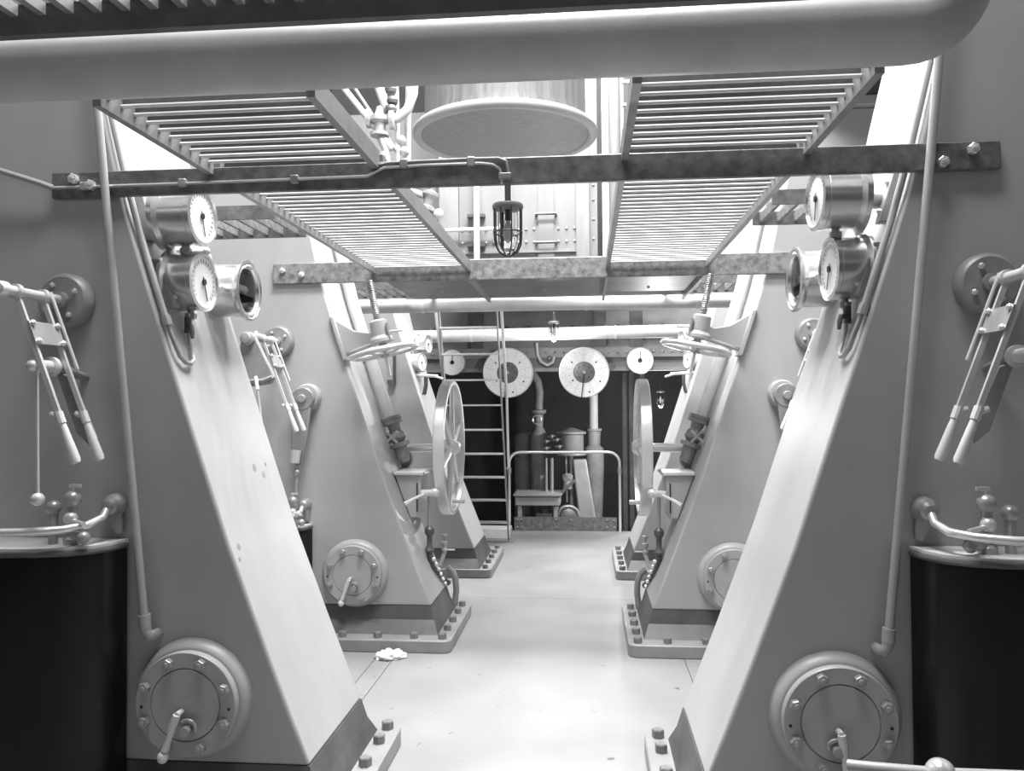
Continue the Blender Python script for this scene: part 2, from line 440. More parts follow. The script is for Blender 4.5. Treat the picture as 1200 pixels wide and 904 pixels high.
# ------------------------------------------------------------------ gratings
def grating(label, x0, x1, y0, y1, z, along, pitch, m='steel', frame_mat='midiron', r=.0062, ends=True, group='walkway gratings overhead', stringers=True, mb='rod'):
    t = thing('walkway_grating', label, 'grating', ((x0 + x1) / 2, (y0 + y1) / 2, z - .03), group)
    if along == 'x':
        for x in (x0, x1):
            MB().box(x - .012, x + .012, y0, y1, z - .035, z + .03).build('stringer', frame_mat, t)
        n = int((y1 - y0) / pitch)
        hw_ = (x1 - x0) / 2 - .01
        gb = MB().tube([(-hw_, 0, 0), (hw_, 0, 0)], r, 8); nf = len(gb.f)  # bright rod: lit front edge of the slat, put into the colour
        gb.box(-hw_, hw_, .004, .010, -.003, .036)  # dark flat behind it: shade under and between slats, put into the colour
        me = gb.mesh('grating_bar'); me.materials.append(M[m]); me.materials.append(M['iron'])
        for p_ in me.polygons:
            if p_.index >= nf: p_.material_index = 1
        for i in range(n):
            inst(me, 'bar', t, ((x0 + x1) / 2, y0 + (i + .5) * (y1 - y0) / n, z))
    else:
        for y in (y0, y1):
            MB().box(x0, x1, y - .01, y + .01, z - .03, z + .03).build('stringer', frame_mat, t)
        n = int((x1 - x0) / pitch)
        me = MB().box(-.008, .008, -(y1 - y0) / 2 + .01, (y1 - y0) / 2 - .01, -.02, .02).mesh('grating_bar'); me.materials.append(M[m])
        for i in range(n):
            inst(me, 'bar', t, (x0 + (i + .5) * (x1 - x0) / n, (y0 + y1) / 2, z))
    return t
ZG = 2.35
for s in (-1, 1):
    xa, xb = sorted((s * .43, s * 1.03))
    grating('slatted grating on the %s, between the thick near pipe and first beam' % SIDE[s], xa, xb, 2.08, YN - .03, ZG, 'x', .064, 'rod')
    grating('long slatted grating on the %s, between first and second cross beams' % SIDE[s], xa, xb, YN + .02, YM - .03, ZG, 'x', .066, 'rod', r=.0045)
    xa, xb = sorted((s * 1.075, s * 1.85))
    grating('short bar grating at %s side, above the middle column front' % SIDE[s], xa, xb, 3.46, 3.86, ZG, 'y', .075, 'beam2', 'beam')
    grating('small bar grating at %s side, beyond the middle column' % SIDE[s], xa, xb, 5.72, 6.22, ZG, 'y', .075, 'beam2', 'beam')
# solid plates beyond the second beam
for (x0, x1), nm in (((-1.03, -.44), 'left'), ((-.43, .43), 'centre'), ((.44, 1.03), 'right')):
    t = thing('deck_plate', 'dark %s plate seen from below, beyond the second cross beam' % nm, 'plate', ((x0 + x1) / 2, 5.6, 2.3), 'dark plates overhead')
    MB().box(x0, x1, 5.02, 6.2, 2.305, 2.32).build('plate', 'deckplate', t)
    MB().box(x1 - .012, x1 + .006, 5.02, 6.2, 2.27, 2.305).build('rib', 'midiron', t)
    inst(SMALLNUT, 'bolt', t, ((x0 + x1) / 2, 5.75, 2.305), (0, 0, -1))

# platform above the camera with bars running away
t = thing('platform_grating', 'overhead platform of lengthwise bars along the top edge of the picture', 'grating', (0, 1.1, 2.372))
MB().box(-1.9, 1.9, 1.775, 1.80, 2.372, 2.445).build('edge_bar', 'iron', t)
MB().box(-1.9, 1.9, .43, .455, 2.372, 2.445).build('edge_bar', 'iron', t)
me = MB().box(-.010, .010, -.65, .65, -.014, .014).mesh('platform_bar'); me.materials.append(M['midiron'])
for i in range(55): inst(me, 'bar', t, (-1.86 + i * .0688, 1.115, 2.425))

# thick near pipe
t = thing('thick_pipe', 'thick pale pipe crossing the whole top of the picture close to the viewer', 'pipe', (0, 2.0, 2.3))
pts = [(-2.2, 2.0, 2.39), (-1.0, 2.0, 2.389), (0, 2.0, 2.388), (1.0, 2.0, 2.386)] + [(1.06 + .12 * math.sin(a), 2.0, 2.386 + .12 * (1 - math.cos(a))) for a in [i * math.pi / 16 for i in range(9)]] + [(1.18, 2.0, 2.9)]
MB().tube(pts, .0815, 28).build('tube', 'bigpipe', t)

# ------------------------------------------------------------------ conduit and cage lamps
t = thing('cable_conduit', 'thin twin cable conduit clipped along the first beam to the cage lamp', 'conduit', (-.6, 2.745, 2.26))
yb = YN - .034
MB().tube([(-1.62, yb, 2.285), (-1.2, yb, 2.285), (-.8, yb, 2.287), (-.46, yb, 2.29), (-.40, yb, 2.318), (-.25, yb, 2.322), (-.06, yb, 2.322), (-.02, yb, 2.316), (.004, yb, 2.300), (.010, yb, 2.28), (.012, yb, 2.25)], .0055, 8).build('tube', 'polished', t)
MB().tube([(-.44, yb, 2.345), (-.42, yb, 2.328), (-.38, yb, 2.334), (-.1, yb, 2.338), (.0, yb, 2.337), (.026, yb, 2.325), (.032, yb, 2.30), (.033, yb, 2.25)], .0055, 8).build('tube', 'midiron', t)
for x in (-1.5, -1.13, -.72, -.33, -.095):
    MB().box(x - .014, x + .014, yb - .009, yb + .022, 2.272 if x < -.5 else 2.312, 2.302 if x < -.5 else 2.345).build('clip', 'nut', t, bevel=.004)
MB().box(.0, .045, yb - .012, yb + .022, 2.262, 2.285).build('clip', 'midiron', t, bevel=.004)
MB().tube([(-1.62, yb, 2.285), (-1.66, yb - .01, 2.30), (-1.80, yb - .02, 2.345), (-2.1, yb - .02, 2.43)], .011, 8).build('tube', 'pipegrey', t)

def cage_lamp(label, x, Y, ztop, zbot, r):
    t = thing('cage_lamp', label, 'lamp', (x, Y, zbot), 'caged electric lamps')
    h = ztop - zbot
    MB().cyl((x, Y, ztop), (x, Y, ztop + h * .5), r * .22, n=12).build('stem', 'iron', t)
    MB().lathe([(r * .5, .09 * h), (r * 1.05, .05 * h), (r * 1.12, 0), (r * 1.08, -.05 * h), (r * .9, -.07 * h)], (x, Y, ztop), (0, 0, 1), 24).build('cap', 'midiron', t)
    g = MB().lathe([(r * .72, -.06 * h), (r * .74, -.4 * h), (r * .7, -.7 * h), (r * .5, -.86 * h), (r * .02, -.93 * h)], (x, Y, ztop), (0, 0, 1), 24, cap=False)
    g.build('glass_globe', 'glass', t)
    MB().lathe([(r * .2, -.05 * h), (r * .2, -.28 * h), (r * .05, -.29 * h)], (x, Y, ztop), (0, 0, 1), 12).build('bulb_holder', 'iron', t)
    MB().lathe([(r * .1, -.28 * h), (r * .3, -.45 * h), (r * .34, -.56 * h), (r * .25, -.68 * h), (r * .02, -.73 * h)], (x, Y, ztop), (0, 0, 1), 14).build('bulb', 'white', t)
    for k in range(4):
        a = math.radians(20 + 45 * k)
        pr = [(r, -.05), (r, -.6), (r * .94, -.76), (r * .7, -.9), (r * .3, -.985), (0, -1.0), (-r * .3, -.985), (-r * .7, -.9), (-r * .94, -.76), (-r, -.6), (-r, -.05)]
        MB().tube([(x + q * math.cos(a), Y + q * math.sin(a), ztop + w * h) for q, w in pr], r * .06, 6).build('guard_wire', 'iron', t)
    MB().ring((x, Y, ztop - .52 * h), (0, 0, 1), r, r * .06, 24, 6).build('guard_hoop', 'iron', t)
    return t
cage_lamp('cage lamp with dark cap hanging from the first cross beam', .033, YN - .05, 2.165, 1.995, .048)
sl = cage_lamp('small cage lamp on the far pipe between the two big dials', -.03, 8.18, 2.30, 2.11, .05)
MB().tube([(-.03, 8.18, 2.37), (-.03, 8.2, 2.40), (-.03, 8.26, 2.405), (-.03, 8.4, 2.39), (-.03, 8.4, 2.26)], .012, 8).build('bracket_arm', 'iron', sl)


def gauge(label, c, axis, R, depth, parts=True, needle=200, group='round pressure gauges'):
    c = Vector(c); ax = Vector(axis).normalized()
    t = thing('pressure_gauge', label, 'gauge', c - ax * depth, group)
    prof = [(R * 1.05, 0), (R * 1.30, 0), (R * 1.30, depth * .12), (R * 1.12, depth * .2), (R * 1.10, depth * .85), (R * 1.14, depth * .88), (R * 1.14, depth), (R * 1.0, depth * 1.02), (R * .97, depth * .93)]
    MB().lathe(prof, c - ax * depth, ax, 36).build('case', 'brass', t)
    MB().lathe([(R * .98, -.012), (R * .98, -.006)], c, ax, 32).build('dial', 'dial', t)
    u = ax.cross(Vector((0, 0, 1))).normalized(); w = Vector((0, 0, 1))
    tk = MB()
    for k in range(21):
        a = math.radians(-135 + 13.5 * k); d = u * math.sin(a) + w * math.cos(a); e = u * math.cos(a) - w * math.sin(a)
        tk.obox(c - ax * .005 + d * R * .8, d, e, ax, R * .07, R * .012, .0006)
    tk.build('scale_ticks', 'palemark', t)
    a = math.radians(needle); d = u * math.sin(a) + w * math.cos(a); e = d.cross(ax)
    MB().obox(c - ax * .002 + d * R * .28, d, e, ax, R * .48, R * .025, .001).lathe([(R * .12, -.004), (R * .12, .002)], c, ax, 12).build('needle', 'mark', t)
    MB().cyl(c - ax * depth * .45 - w * R * .95, c - ax * depth * .45 - w * R * 1.45, R * .13, n=10).lathe([(R * .22, 0), (R * .22, R * .2)], c - ax * depth * .45 - w * R * 1.4, (0, 0, 1), 6).build('stem', 'nut', t)
    return t
def block(s, x, Y, z, h, w):
    return None
for s in (-1, 1):
    ax = (-s, -.04, 0)
    w = SIDE[s]
    gauge('upper round gauge on the %s near column, just under the first beam' % w, (s * (1.147 if s < 0 else 1.104), 2.935, 2.212), ax, .100, .155, needle=195 if s < 0 else 170)
    gauge('lower round gauge on the %s near column, above its bent pipe' % w, (s * 1.155, 2.965, 1.966), ax, .099, .125, needle=200 if s < 0 else 160)
    # pads that carry the gauges
    for z, y, d in ((2.20, 2.94, .21), (1.95, 2.93, .055)):
        xi = inner(z)
        p = thing('gauge_bracket', ('upper' if z > 2 else 'lower') + ' iron bracket behind the gauge on the %s near column' % w, 'bracket', (s * xi, y, z), 'gauge brackets')
        MB().prism([(s * (xi - .002 - .035 + .037), z - .1 + 0), (s * (inner(z - .1) - .03), z - .1), (s * (inner(z + .1) - .03), z + .1), (s * inner(z + .1), z + .1)][0:0] or
                   [(s * (inner(z - .09) + .003), z - .09), (s * (inner(z - .09) - .035), z - .09), (s * (inner(z + .09) - .035), z + .09), (s * (inner(z + .09) + .003), z + .09)], 'y', y - .075, y - .02).build('pad', 'midiron', p, bevel=.004)
        MB().cyl((s * (xi - .02), y, z), (s * (xi - (.06 if z < 2 else .14)), y - .02, z), .03, n=14).build('boss', 'nut', p)
        for dz in (-.05, .05): inst(SMALLNUT, 'bolt', p, (s * (inner(z + dz) - .035), y - .048, z + dz), (-s, 0, .35))
    # drum shaped instrument with stepped rim
    c = Vector((s * 1.114, 3.284, 1.977)); t = thing('drum_instrument', 'polished drum with stepped glazed rim beside the lower %s gauge' % w, 'instrument', c, 'polished drums')
    a3 = Vector((-s, 0, 0)); R = .128
    MB().lathe([(.02, -.19), (R * 1.0, -.19), (R * 1.05, -.175), (R * .86, -.15), (R * .86, -.03), (R * 1.0, -.012), (R * 1.0, 0), (R * .93, .004), (R * .88, -.004), (R * .85, .0), (R * .80, -.002), (R * .76, -.012), (R * .72, -.012), (R * .70, -.10), (.002, -.10)], c, a3, 44).build('drum_case', 'brass', t)
    sp = MB()
    for k in range(9):
        sp.ring(c - a3 * .05 + Vector((0, -.05 + k * .0125, .01)), (0, 1, .1), .016, .0035, 14, 6)
    sp.build('coil', 'polished', t)
    MB().box(*sorted((c.x + s * .06, c.x + s * .02)), c.y - .085, c.y + .085, c.z - .062, c.z - .02).build('shade_strip', 'iron', t)
    MB().lathe([(R * .75, -.02), (R * .75, -.016)], c, a3, 32).build('glass', 'glass', t)
    MB().cyl(c + Vector((s * .05, -R * .84, -.01)), c + Vector((s * .05, -R * 1.25, -.01)), .008, n=8).ball(c + Vector((s * .05, -R * 1.28, -.01)), .012).build('clamp_screw', 'polished', t)
    MB().cyl(c - a3 * .18, (s * (inner(1.977) + .01), 3.284, 1.977), .05, n=16).build('foot', 'nut', t)
    # gauge pipe down the column edge
    t = thing('gauge_pipe', 'thin bent pipe looping up to the lower gauge on the %s near column' % w, 'pipe', (s * 1.2, 2.83, 1.66))
    run = [(s * (inner(z) - .018), 2.80, z) for z in (2.95, 2.7, 2.5, 2.3, 2.1, 1.95, 1.80)]
    MB().tube(run, .012, 10).build('tube', 'pipegrey', t)
    MB().tube([(s * (inner(1.82) - .018), 2.80, 1.82), (s * (inner(1.785) - .018), 2.80, 1.785)], .018, 10).build('coupling', 'nut', t)
    loop = [(s * (inner(1.785) - .018), 2.80, 1.785), (s * 1.19, 2.805, 1.72), (s * 1.178, 2.82, 1.675), (s * 1.17, 2.85, 1.652), (s * 1.17, 2.885, 1.65), (s * 1.175, 2.915, 1.665), (s * 1.19, 2.935, 1.70), (s * 1.205, 2.945, 1.75), (s * 1.212, 2.948, 1.80), (s * 1.212, 2.948, 1.845)]
    MB().tube(loop, .0085, 10).build('bend', 'nut', t)
    cz = 1.80
    MB().cyl((s * 1.212, 2.948, cz - .03), (s * 1.212, 2.948, cz + .03), .014, n=10).cyl((s * 1.212, 2.948, cz), (s * 1.18, 2.91, cz - .012), .009, n=8).tube([(s * 1.18, 2.91, cz - .005), (s * 1.172, 2.90, cz - .03), (s * 1.168, 2.897, cz - .055)], [.008, .010, .006], 8).build('cock', 'iron', t)

# small cock between the left gauges, with its lever
t = thing('gauge_cock', 'small cock with a white ball lever under the upper left gauge', 'valve', (-1.215, 2.935, 2.05))
MB().cyl((-1.215, 2.935, 2.05), (-1.215, 2.935, 2.10), .016, n=10).build('body', 'nut', t)
MB().cyl((-1.215, 2.93, 2.07), (-1.12, 2.90, 2.07), .007, n=8).ball((-1.115, 2.898, 2.07), .014).build('lever', 'white', t)

# ------------------------------------------------------------------ reversing levers on the column faces
def lever_pair(s, Y0, xd, zd, label, tipx=.225):
    t = thing('lever_bracket', label, 'lever', (s * xd, Y0, zd), 'forked hand levers on the columns')
    cx = s * xd
    MB().lathe([(.10, .001), (.10, .03), (.092, .045), (.085, .05), (.03, .05), (.03, .07), (.001, .07)], (cx, Y0, zd), (0, -1, 0), 36).build('disc', 'midiron', t)
    for k in range(4):
        a = math.radians(30 + 90 * k)
        inst(SMALLNUT, 'bolt', t, (cx + .062 * math.cos(a), Y0 - .05, zd + .062 * math.sin(a)), (0, -1, 0))
    ye = Y0 - .36
    MB().cyl((cx, Y0 - .05, zd), (cx, ye, zd), .017, n=16).lathe([(.026, 0), (.026, .02), (.02, .03)], (cx, ye + .026, zd), (0, -1, 0), 16).build('shaft', 'steel', t)
    MB().ball((cx, ye - .015, zd + .025), .012).cyl((cx, ye - .01, zd), (cx, ye - .01, zd + .03), .006, n=8).build('pin', 'polished', t)
    for j, yy in enumerate((Y0 - .28, Y0 - .15)):
        tip = Vector((s * (xd - tipx), yy, zd - .60)); top = Vector((cx, yy, zd)); d = (tip - top).normalized()
        sock = top + d * .435
        lv = MB().bar(top, sock, .016, .012, (s, 0, 0)).lathe([(.026, -.008), (.026, .008)], top, (0, 1, 0), 16)
        L = lv.build('lever_rod', 'steel', t)
        MB().tube([sock - d * .01, sock + d * .03], .014, 10).tube([sock + d * .01 + Vector((s * .0, 0, 0)), sock + Vector((s * .028, 0, .004))], .010, 8).build('socket', 'white', L)
        MB().tube([sock + d * .03, sock + d * .06, sock + d * .155, sock + d * .168], [.011, .013, .0175, .014], 12).build('handle', 'white', L)
    d = Vector((s * -tipx, 0, -.60)).normalized()
    pc = Vector((cx, Y0 - .215, zd)) + d * .145
    pp = MB().obox(pc - Vector((s * .012, 0, 0)), (0, 1, 0), d, Vector((0, 1, 0)).cross(d), .075, .04, .003)
    P = pp.build('rivet_plate', 'midiron', t)
    nn = Vector((0, 1, 0)).cross(d).normalized()
    if nn.x * s > 0: nn = -nn
    for dy in (-.062, .062):
        for dd in (-.032, .032):
            inst(SMALLNUT, 'rivet', P, pc - Vector((s * .012, 0, 0)) + Vector((0, dy, 0)) + d * dd + nn * .003, nn)
    q = Vector((cx + s * -.015, Y0 - .12, zd))
    MB().cyl(q + d * -.02, q + d * .27, .0065, n=8).build('latch_rod', 'steel', t)
    return t
lever_pair(-1, YN, 1.575, 1.875, 'pair of white-handled hand levers on the left near column')
lever_pair(1, YN, 1.595, 1.875, 'pair of white-handled hand levers on the right near column')
lever_pair(-1, YM, 1.655, 1.895, 'hand levers on the middle left column beside the hanging quadrant plate')
lever_pair(1, YM, 1.645, 1.895, 'disc and lever of the middle right column peeping past the nearest right column')

# quadrant plate on the middle left column
t = thing('quadrant_plate', 'grey tapering quadrant plate hanging before the middle left column', 'plate', (-1.63, 4.52, 1.62))
qp = [(-1.70, 1.87), (-1.685, 1.905), (-1.655, 1.92), (-1.625, 1.905), (-1.61, 1.87), (-1.515, 1.68), (-1.505, 1.65), (-1.53, 1.615), (-1.62, 1.60), (-1.74, 1.605), (-1.755, 1.64), (-1.745, 1.68)]
MB().prism(qp, 'y', 4.53, 4.57).build('plate', 'midiron', t, bevel=.006)
MB().cyl((-1.655, 4.57, 1.89), (-1.655, 4.66, 1.89), .03, n=16).build('bearing_sleeve', 'midiron', t)
MB().lathe([(.04, 0), (.04, .03), (.028, .035), (.028, .05), (.001, .055)], (-1.655, 4.53, 1.878), (0, -1, 0), 24).build('boss', 'nut', t)
MB().tube([(-1.51, 4.52, 1.655), (-1.56, 4.515, 1.635), (-1.66, 4.515, 1.63), (-1.75, 4.52, 1.648)], .011, 8).build('edge_bead', 'midiron', t)
MB().cyl((-1.60, 4.50, 1.655), (-1.575, 4.47, 1.58), .010, n=8).build('stop_pin', 'white', t)
MB().cyl((-1.60, 4.52, 1.61), (-1.535, 4.50, 1.15), .007, n=8).build('drop_rod', 'steel', t)
# the rocking arms below
for s in (-1, 1):
    t = thing('rocking_arm', ('flat hanging arm with round boss on the middle %s column face' % SIDE[s]), 'arm', (s * 1.475, YM - .1, 1.04), 'rocking arms')
    x, z = 1.475, 1.53
    MB().lathe([(.085, 0), (.085, .03), (.075, .05), (.05, .05)], (s * (x - .01), YM, z + .01), (0, -1, 0), 32).build('bearing', 'paint', t)
    MB().lathe([(.07, .05), (.07, .09), (.066, .094), (.026, .094), (.026, .11), (.022, .114), (.001, .114)], (s * x, YM, z), (0, -1, 0), 32).build('boss', 'midiron', t)
    MB().prism([(s * (x - .055), z - .03), (s * (x + .055), z - .03), (s * (x + .075), z - .30), (s * (x + .045), z - .42), (s * (x + .0), z - .42), (s * (x - .02), z - .30)], 'y', YM - .09, YM - .06).build('web', 'midiron', t, bevel=.006)
    MB().tube([(s * (x + .03), YM - .12, z - .32), (s * (x + .035), YM - .13, z - .40)], [.034, .028], 14).build('collar', 'steel', t)
    MB().cyl((s * (x + .03), YM - .11, z - .42), (s * (x + .035), YM - .11, z - .60), .012, n=8).ball((s * (x + .03), YM - .11, z - .46), .022).build('link_rod', 'nut', t)

# ------------------------------------------------------------------ splash guards with hand rails
def guard(s, Y0, label, rlabel, dx=0.02, dz=0.0):
    w = s
    path = [(1.325, Y0 - .02), (1.335, Y0 - .09), (1.37, Y0 - .155), (1.43, Y0 - .20), (1.52, Y0 - .225), (1.65, Y0 - .235), (2.4, Y0 - .235)]
    path = [(w * (x + dx), y) for x, y in path]
    t = thing('splash_guard', label, 'guard', (w * 1.7, Y0 - .2, 0), 'black splash guards')
    MB().strip(path, .0, 1.0 + dz, .008).build('sheet', 'black', t)
    MB().tube([(x, y, 1.0 + dz) for x, y in path], .011, 8).build('rolled_edge', 'iron', t)
    top = [(x, y) for x, y in path] + [(w * 2.4, Y0 - .003), (w * (1.325 + dx), Y0 - .003)]
    MB().prism(top, 'z', 1.004 + dz, 1.02 + dz).build('ledge', 'white', t)
    r = thing('guard_handrail', rlabel, 'handrail', (w * 1.7, Y0 - .25, 1.08), 'bright hand rails')
    rp = [(1.372, Y0 - .06, 1.135), (1.372, Y0 - .09, 1.105), (1.39, Y0 - .15, 1.088), (1.44, Y0 - .21, 1.082), (1.53, Y0 - .255, 1.08), (1.65, Y0 - .275, 1.08), (2.4, Y0 - .275, 1.08)]
    MB().tube([(w * (x + dx), y, z + dz) for x, y, z in rp], .014, 12).build('rail', 'polished', r)
    MB().lathe([(.042, 0), (.042, .02), (.033, .035), (.03, .05), (.02, .058), (.02, .07), (.002, .075)], (w * (1.372 + dx), Y0, 1.14 + dz), (0, -1, 0), 24).build('lug', 'nut', r)
    MB().tube([(w * (1.372 + dx), Y0 - .02, 1.13 + dz), (w * (1.36 + dx), Y0 - .02, 1.08 + dz), (w * (1.352 + dx), Y0 - .02, 1.04 + dz)], [.03, .022, .014], 12).build('bracket', 'midiron', r)
guard(-1, YN, 'black curved splash guard at the left near column', 'bright hand rail over the black guard on the left')
guard(1, YN, 'black curved splash guard at the right near column', 'bright hand rail over the black guard on the right')
guard(-1, YM, 'black splash guard edge showing behind the nearest left column', 'hand rail curving down beside the middle left column', .115, -.28)

def oil_cocks(s, Y0, x, z, label):
    t = thing('oil_cock_cluster', label, 'valve', (s * x, Y0 - .13, z), 'oil cock clusters')
    y = Y0 - .13
    MB().cyl((s * x, y, z), (s * x, y, z + .13), .016, n=12).lathe([(.028, .0), (.03, .02), (.02, .03)], (s * x, y, z), (0, 0, 1), 16).build('body', 'nut', t)
    MB().ball((s * x, y, z + .155), .030).build('oil_cup', 'nut', t)
    MB().box(*sorted((s * (x - .03), s * (x + .01))), y - .006, y + .006, z + .195, z + .206).cyl((s * x, y, z + .17), (s * x, y, z + .2), .006, n=8).build('tee_handle', 'steel', t)
    MB().cyl((s * x, y - .01, z + .085), (s * (x - .075), y - .05, z + .075), .009, n=8).ball((s * x, y - .01, z + .09), .024).build('lever', 'steel', t)
    MB().cyl((s * x, y, z + .03), (s * (x - .065), y - .04, z + .03), .016, n=10).ball((s * (x - .07), y - .045, z + .03), .022).build('outlet', 'nut', t)
    MB().cyl((s * (x + .07), y, z), (s * (x + .07), y, z + .11), .016, n=12).ball((s * (x + .07), y, z + .125), .026).build('second_body', 'nut', t)
oil_cocks(-1, YN, 1.475, 1.02, 'cluster of small oil cocks on the ledge at far left')
oil_cocks(1, YN, 1.53, 1.02, 'cluster of small oil cocks on the ledge at far right')
oil_cocks(-1, YM, 1.52, .74, 'oil cocks showing behind the nearest left column edge')
# link knob and rod at far left and right
for s in (-1, 1):
    t = thing('link_rod', 'slim rod hanging from a ball pin below the %s near levers' % SIDE[s], 'rod', (s * 1.53, 2.5, 1.2), 'link rods')
    x = 1.515 if s < 0 else 1.60
    MB().ball((s * x, 2.5, 1.63), .02).cyl((s * x, 2.5, 1.63), (s * x, 2.62, 1.63), .022, n=12).lathe([(.034, 0), (.034, .02)], (s * x, 2.60, 1.63), (0, -1, 0), 16).build('pin', 'steel', t)
    if s < 0:
        MB().cyl((s * x, 2.52, 1.61), (s * (x - .005), 2.52, 1.19), .0065, n=8).ball((s * (x - .005), 2.52, 1.19), .022).build('rod', 'steel', t)
    else:
        MB().tube([(s * x, 2.49, 1.62), (s * (x + .02), 2.46, 1.57), (s * (x + .035), 2.44, 1.535)], [.008, .011, .015], 10).build('handle', 'white', t)
    MB().prism([(s * (x + .02), 1.62), (s * (x - .03), 1.60), (s * (x - .125), 1.385), (s * (x - .105), 1.36), (s * (x - .06), 1.40)], 'y', 2.64, 2.665).build('flat_arm', 'midiron', t, bevel=.004)
    MB().cyl((s * x, 2.62, 1.63), (s * x, YN, 1.60), .016, n=10).build('stub', 'midiron', t)

# near hand rail with ball at the lower right corner
t = thing('near_handrail', 'pale hand rail with ball end at the bottom right corner', 'handrail', (1.1, 2.2, .52))
MB().tube([(.98, 2.25, .525), (1.04, 2.22, .533), (1.2, 2.2, .533), (2.2, 2.2, .53)], .016, 12).build('rail', 'pipegrey', t)
MB().ball((1.195, 2.2, .535), .038, 18, 12).build('ball', 'polished', t)
MB().cyl((1.195, 2.2, 0), (1.195, 2.2, .51), .016, n=12).lathe([(.05, 0), (.05, .012), (.02, .02)], (1.195, 2.2, 0), (0, 0, 1), 16).build('stanchion', 'pipegrey', t)

# ------------------------------------------------------------------ middle column fittings
for s in (-1, 1):
    w = SIDE[s]
    # steam pipe on the inner face
    t = thing('slope_pipe', 'pale pipe running down the inner slope of the middle %s column' % w, 'pipe', (s * 1.1, 5.46, 1.3))
    zz = [3.0, 2.8, 2.6, 2.4, 2.2, 2.0, 1.8, 1.6, 1.40]
    off = lambda z: inner(z) - .05
    MB().tube([(s * off(z), 5.46, z) for z in zz], .043, 18).build('tube', 'lag', t)
    # valve at its foot
    v = thing('globe_valve', 'flanged valve at the foot of the middle %s slope pipe' % w, 'valve', (s * 1.0, 5.46, 1.1))
    d = Vector((s * (off(1.38) - off(1.10)), 0, .28)).normalized()
    o = Vector((s * off(1.38), 5.46, 1.38)) - Vector((s * .012, 0, 0))
    MB().lathe([(.075, 0), (.075, .022), (.05, .03)], o, d, 24).lathe([(.05, -.03), (.075, -.025), (.075, -.003)], o, d, 24).build('flange', 'midiron', v)
    MB().lathe([(.045, -.03), (.04, -.07), (.06, -.10), (.062, -.13), (.04, -.16)], o, d, 20).build('body', 'midiron', v)
    MB().lathe([(.04, -.16), (.072, -.165), (.072, -.19), (.05, -.195), (.045, -.26), (.03, -.30)], o, d, 24).build('lower_flange', 'midiron', v)
    vc = o - d * .115
    MB().cyl(vc, vc + Vector((-s * .0, -.16, .0)), .012, n=10).build('spindle', 'nut', v)
    hub = vc + Vector((0, -.16, 0))
    hw = MB()
    for k in range(4):
        a = math.radians(45 + 90 * k); hw.tube([hub, hub + Vector((.055 * math.cos(a), 0, .055 * math.sin(a)))], [.007, .010], 8)
    hw.build('cross_handle', 'nut', v)
    # reversing wheel with shaft
    g = thing('reversing_wheel', 'large upright spoked wheel on a bright shaft, %s side' % w, 'wheel', (s * .68, 5.72, .7), 'large spoked wheels')
    cx, cy, cz, R = s * .68, 5.72, 1.18, .462
    rim = [(R - .016, -.037), (R + .008, -.037), (R + .014, -.031), (R + .014, .031), (R + .008, .037), (R - .016, .037), (R - .022, .0), (R - .016, -.037)]
    n = 72; vs = []; fs = []
    for (r, h) in rim[:-1]:
        for k in range(n):
            a = 2 * math.pi * k / n; vs.append((cx + h, cy + r * math.cos(a), cz + r * math.sin(a)))
    m_ = len(rim) - 1
    for i in range(m_):
        for k in range(n):
            fs.append((i * n + k, i * n + (k + 1) % n, ((i + 1) % m_) * n + (k + 1) % n, ((i + 1) % m_) * n + k))
    MB().add(vs, fs).build('rim', 'steel', g)
    for k in range(6):
        a = math.radians(20 + 60 * k); e = Vector((0, math.cos(a), math.sin(a)))
        MB().tube([Vector((cx - s * .01, cy, cz)) + e * .05, Vector((cx - s * .008, cy, cz)) + e * .2, Vector((cx, cy, cz)) + e * (R - .02)], [.026, .02, .016], 10).build('spoke', 'steel', g)
    MB().lathe([(.03, -.055), (.055, -.05), (.06, -.02), (.06, .03), (.045, .05), (.035, .07), (.018, .075)], (cx, cy, cz), (-s, 0, 0), 24).build('hub', 'steel', g)
    MB().cyl((cx, cy, cz), (s * 1.03, cy, cz - .01), .031, n=16).build('shaft', 'polished', g)
    a = math.radians(-75); e = Vector((0, math.cos(a), math.sin(a)))
    MB().cyl(Vector((cx, cy, cz)) + e * (R - .05), Vector((cx - s * .09, cy, cz)) + e * (R - .05), .016, n=12).build('grip', 'steel', g)
    # gear housing the shaft runs into
    h = thing('wheel_gearcase', 'small gear case where the %s wheel shaft meets the column' % w, 'gearbox', (s * 1.03, 5.72, 1.0), 'gear cases')
    MB().lathe([(.06, -.02), (.085, -.01), (.085, .03), (.05, .05), (.04, .09)], (s * 1.02, 5.72, 1.165), (s, 0, 0), 24).build('bearing', 'midiron', h)
    MB().prism([(s * 1.0, 1.03), (s * 1.04, 1.22), (s * 1.14, 1.22), (s * 1.12, 1.0)], 'y', 5.60, 5.78).build('bracket', 'paint', h, bevel=.01)
    MB().lathe([(.05, 0), (.075, .01), (.075, .03), (.05, .035)], (s * .985, 5.63, 1.09), (s * .4, -1, .3), 20).build('gear', 'nut', h)
    # oil box
    bx = thing('oil_box', 'pale tapered oil box with lid on the inner slope of the middle %s column' % w, 'box', (s * .88, 5.45, .62), 'oil boxes')
    x0, x1 = .80, inner(1.02) - .002
    MB().prism([(s * x0, 1.02), (s * (inner(1.02) - .004), 1.02), (s * (inner(.86) - .004), .86), (s * (inner(.74) - .004), .74), (s * .815, .74), (s * .805, .84)], 'y', 5.28, 5.54).build('body', 'paint', bx, bevel=.008)
    MB().box(*sorted((s * (x0 - .018), s * (inner(1.03) - .004))), 5.262, 5.56, 1.02, 1.045).build('lid', 'white', bx, bevel=.006)
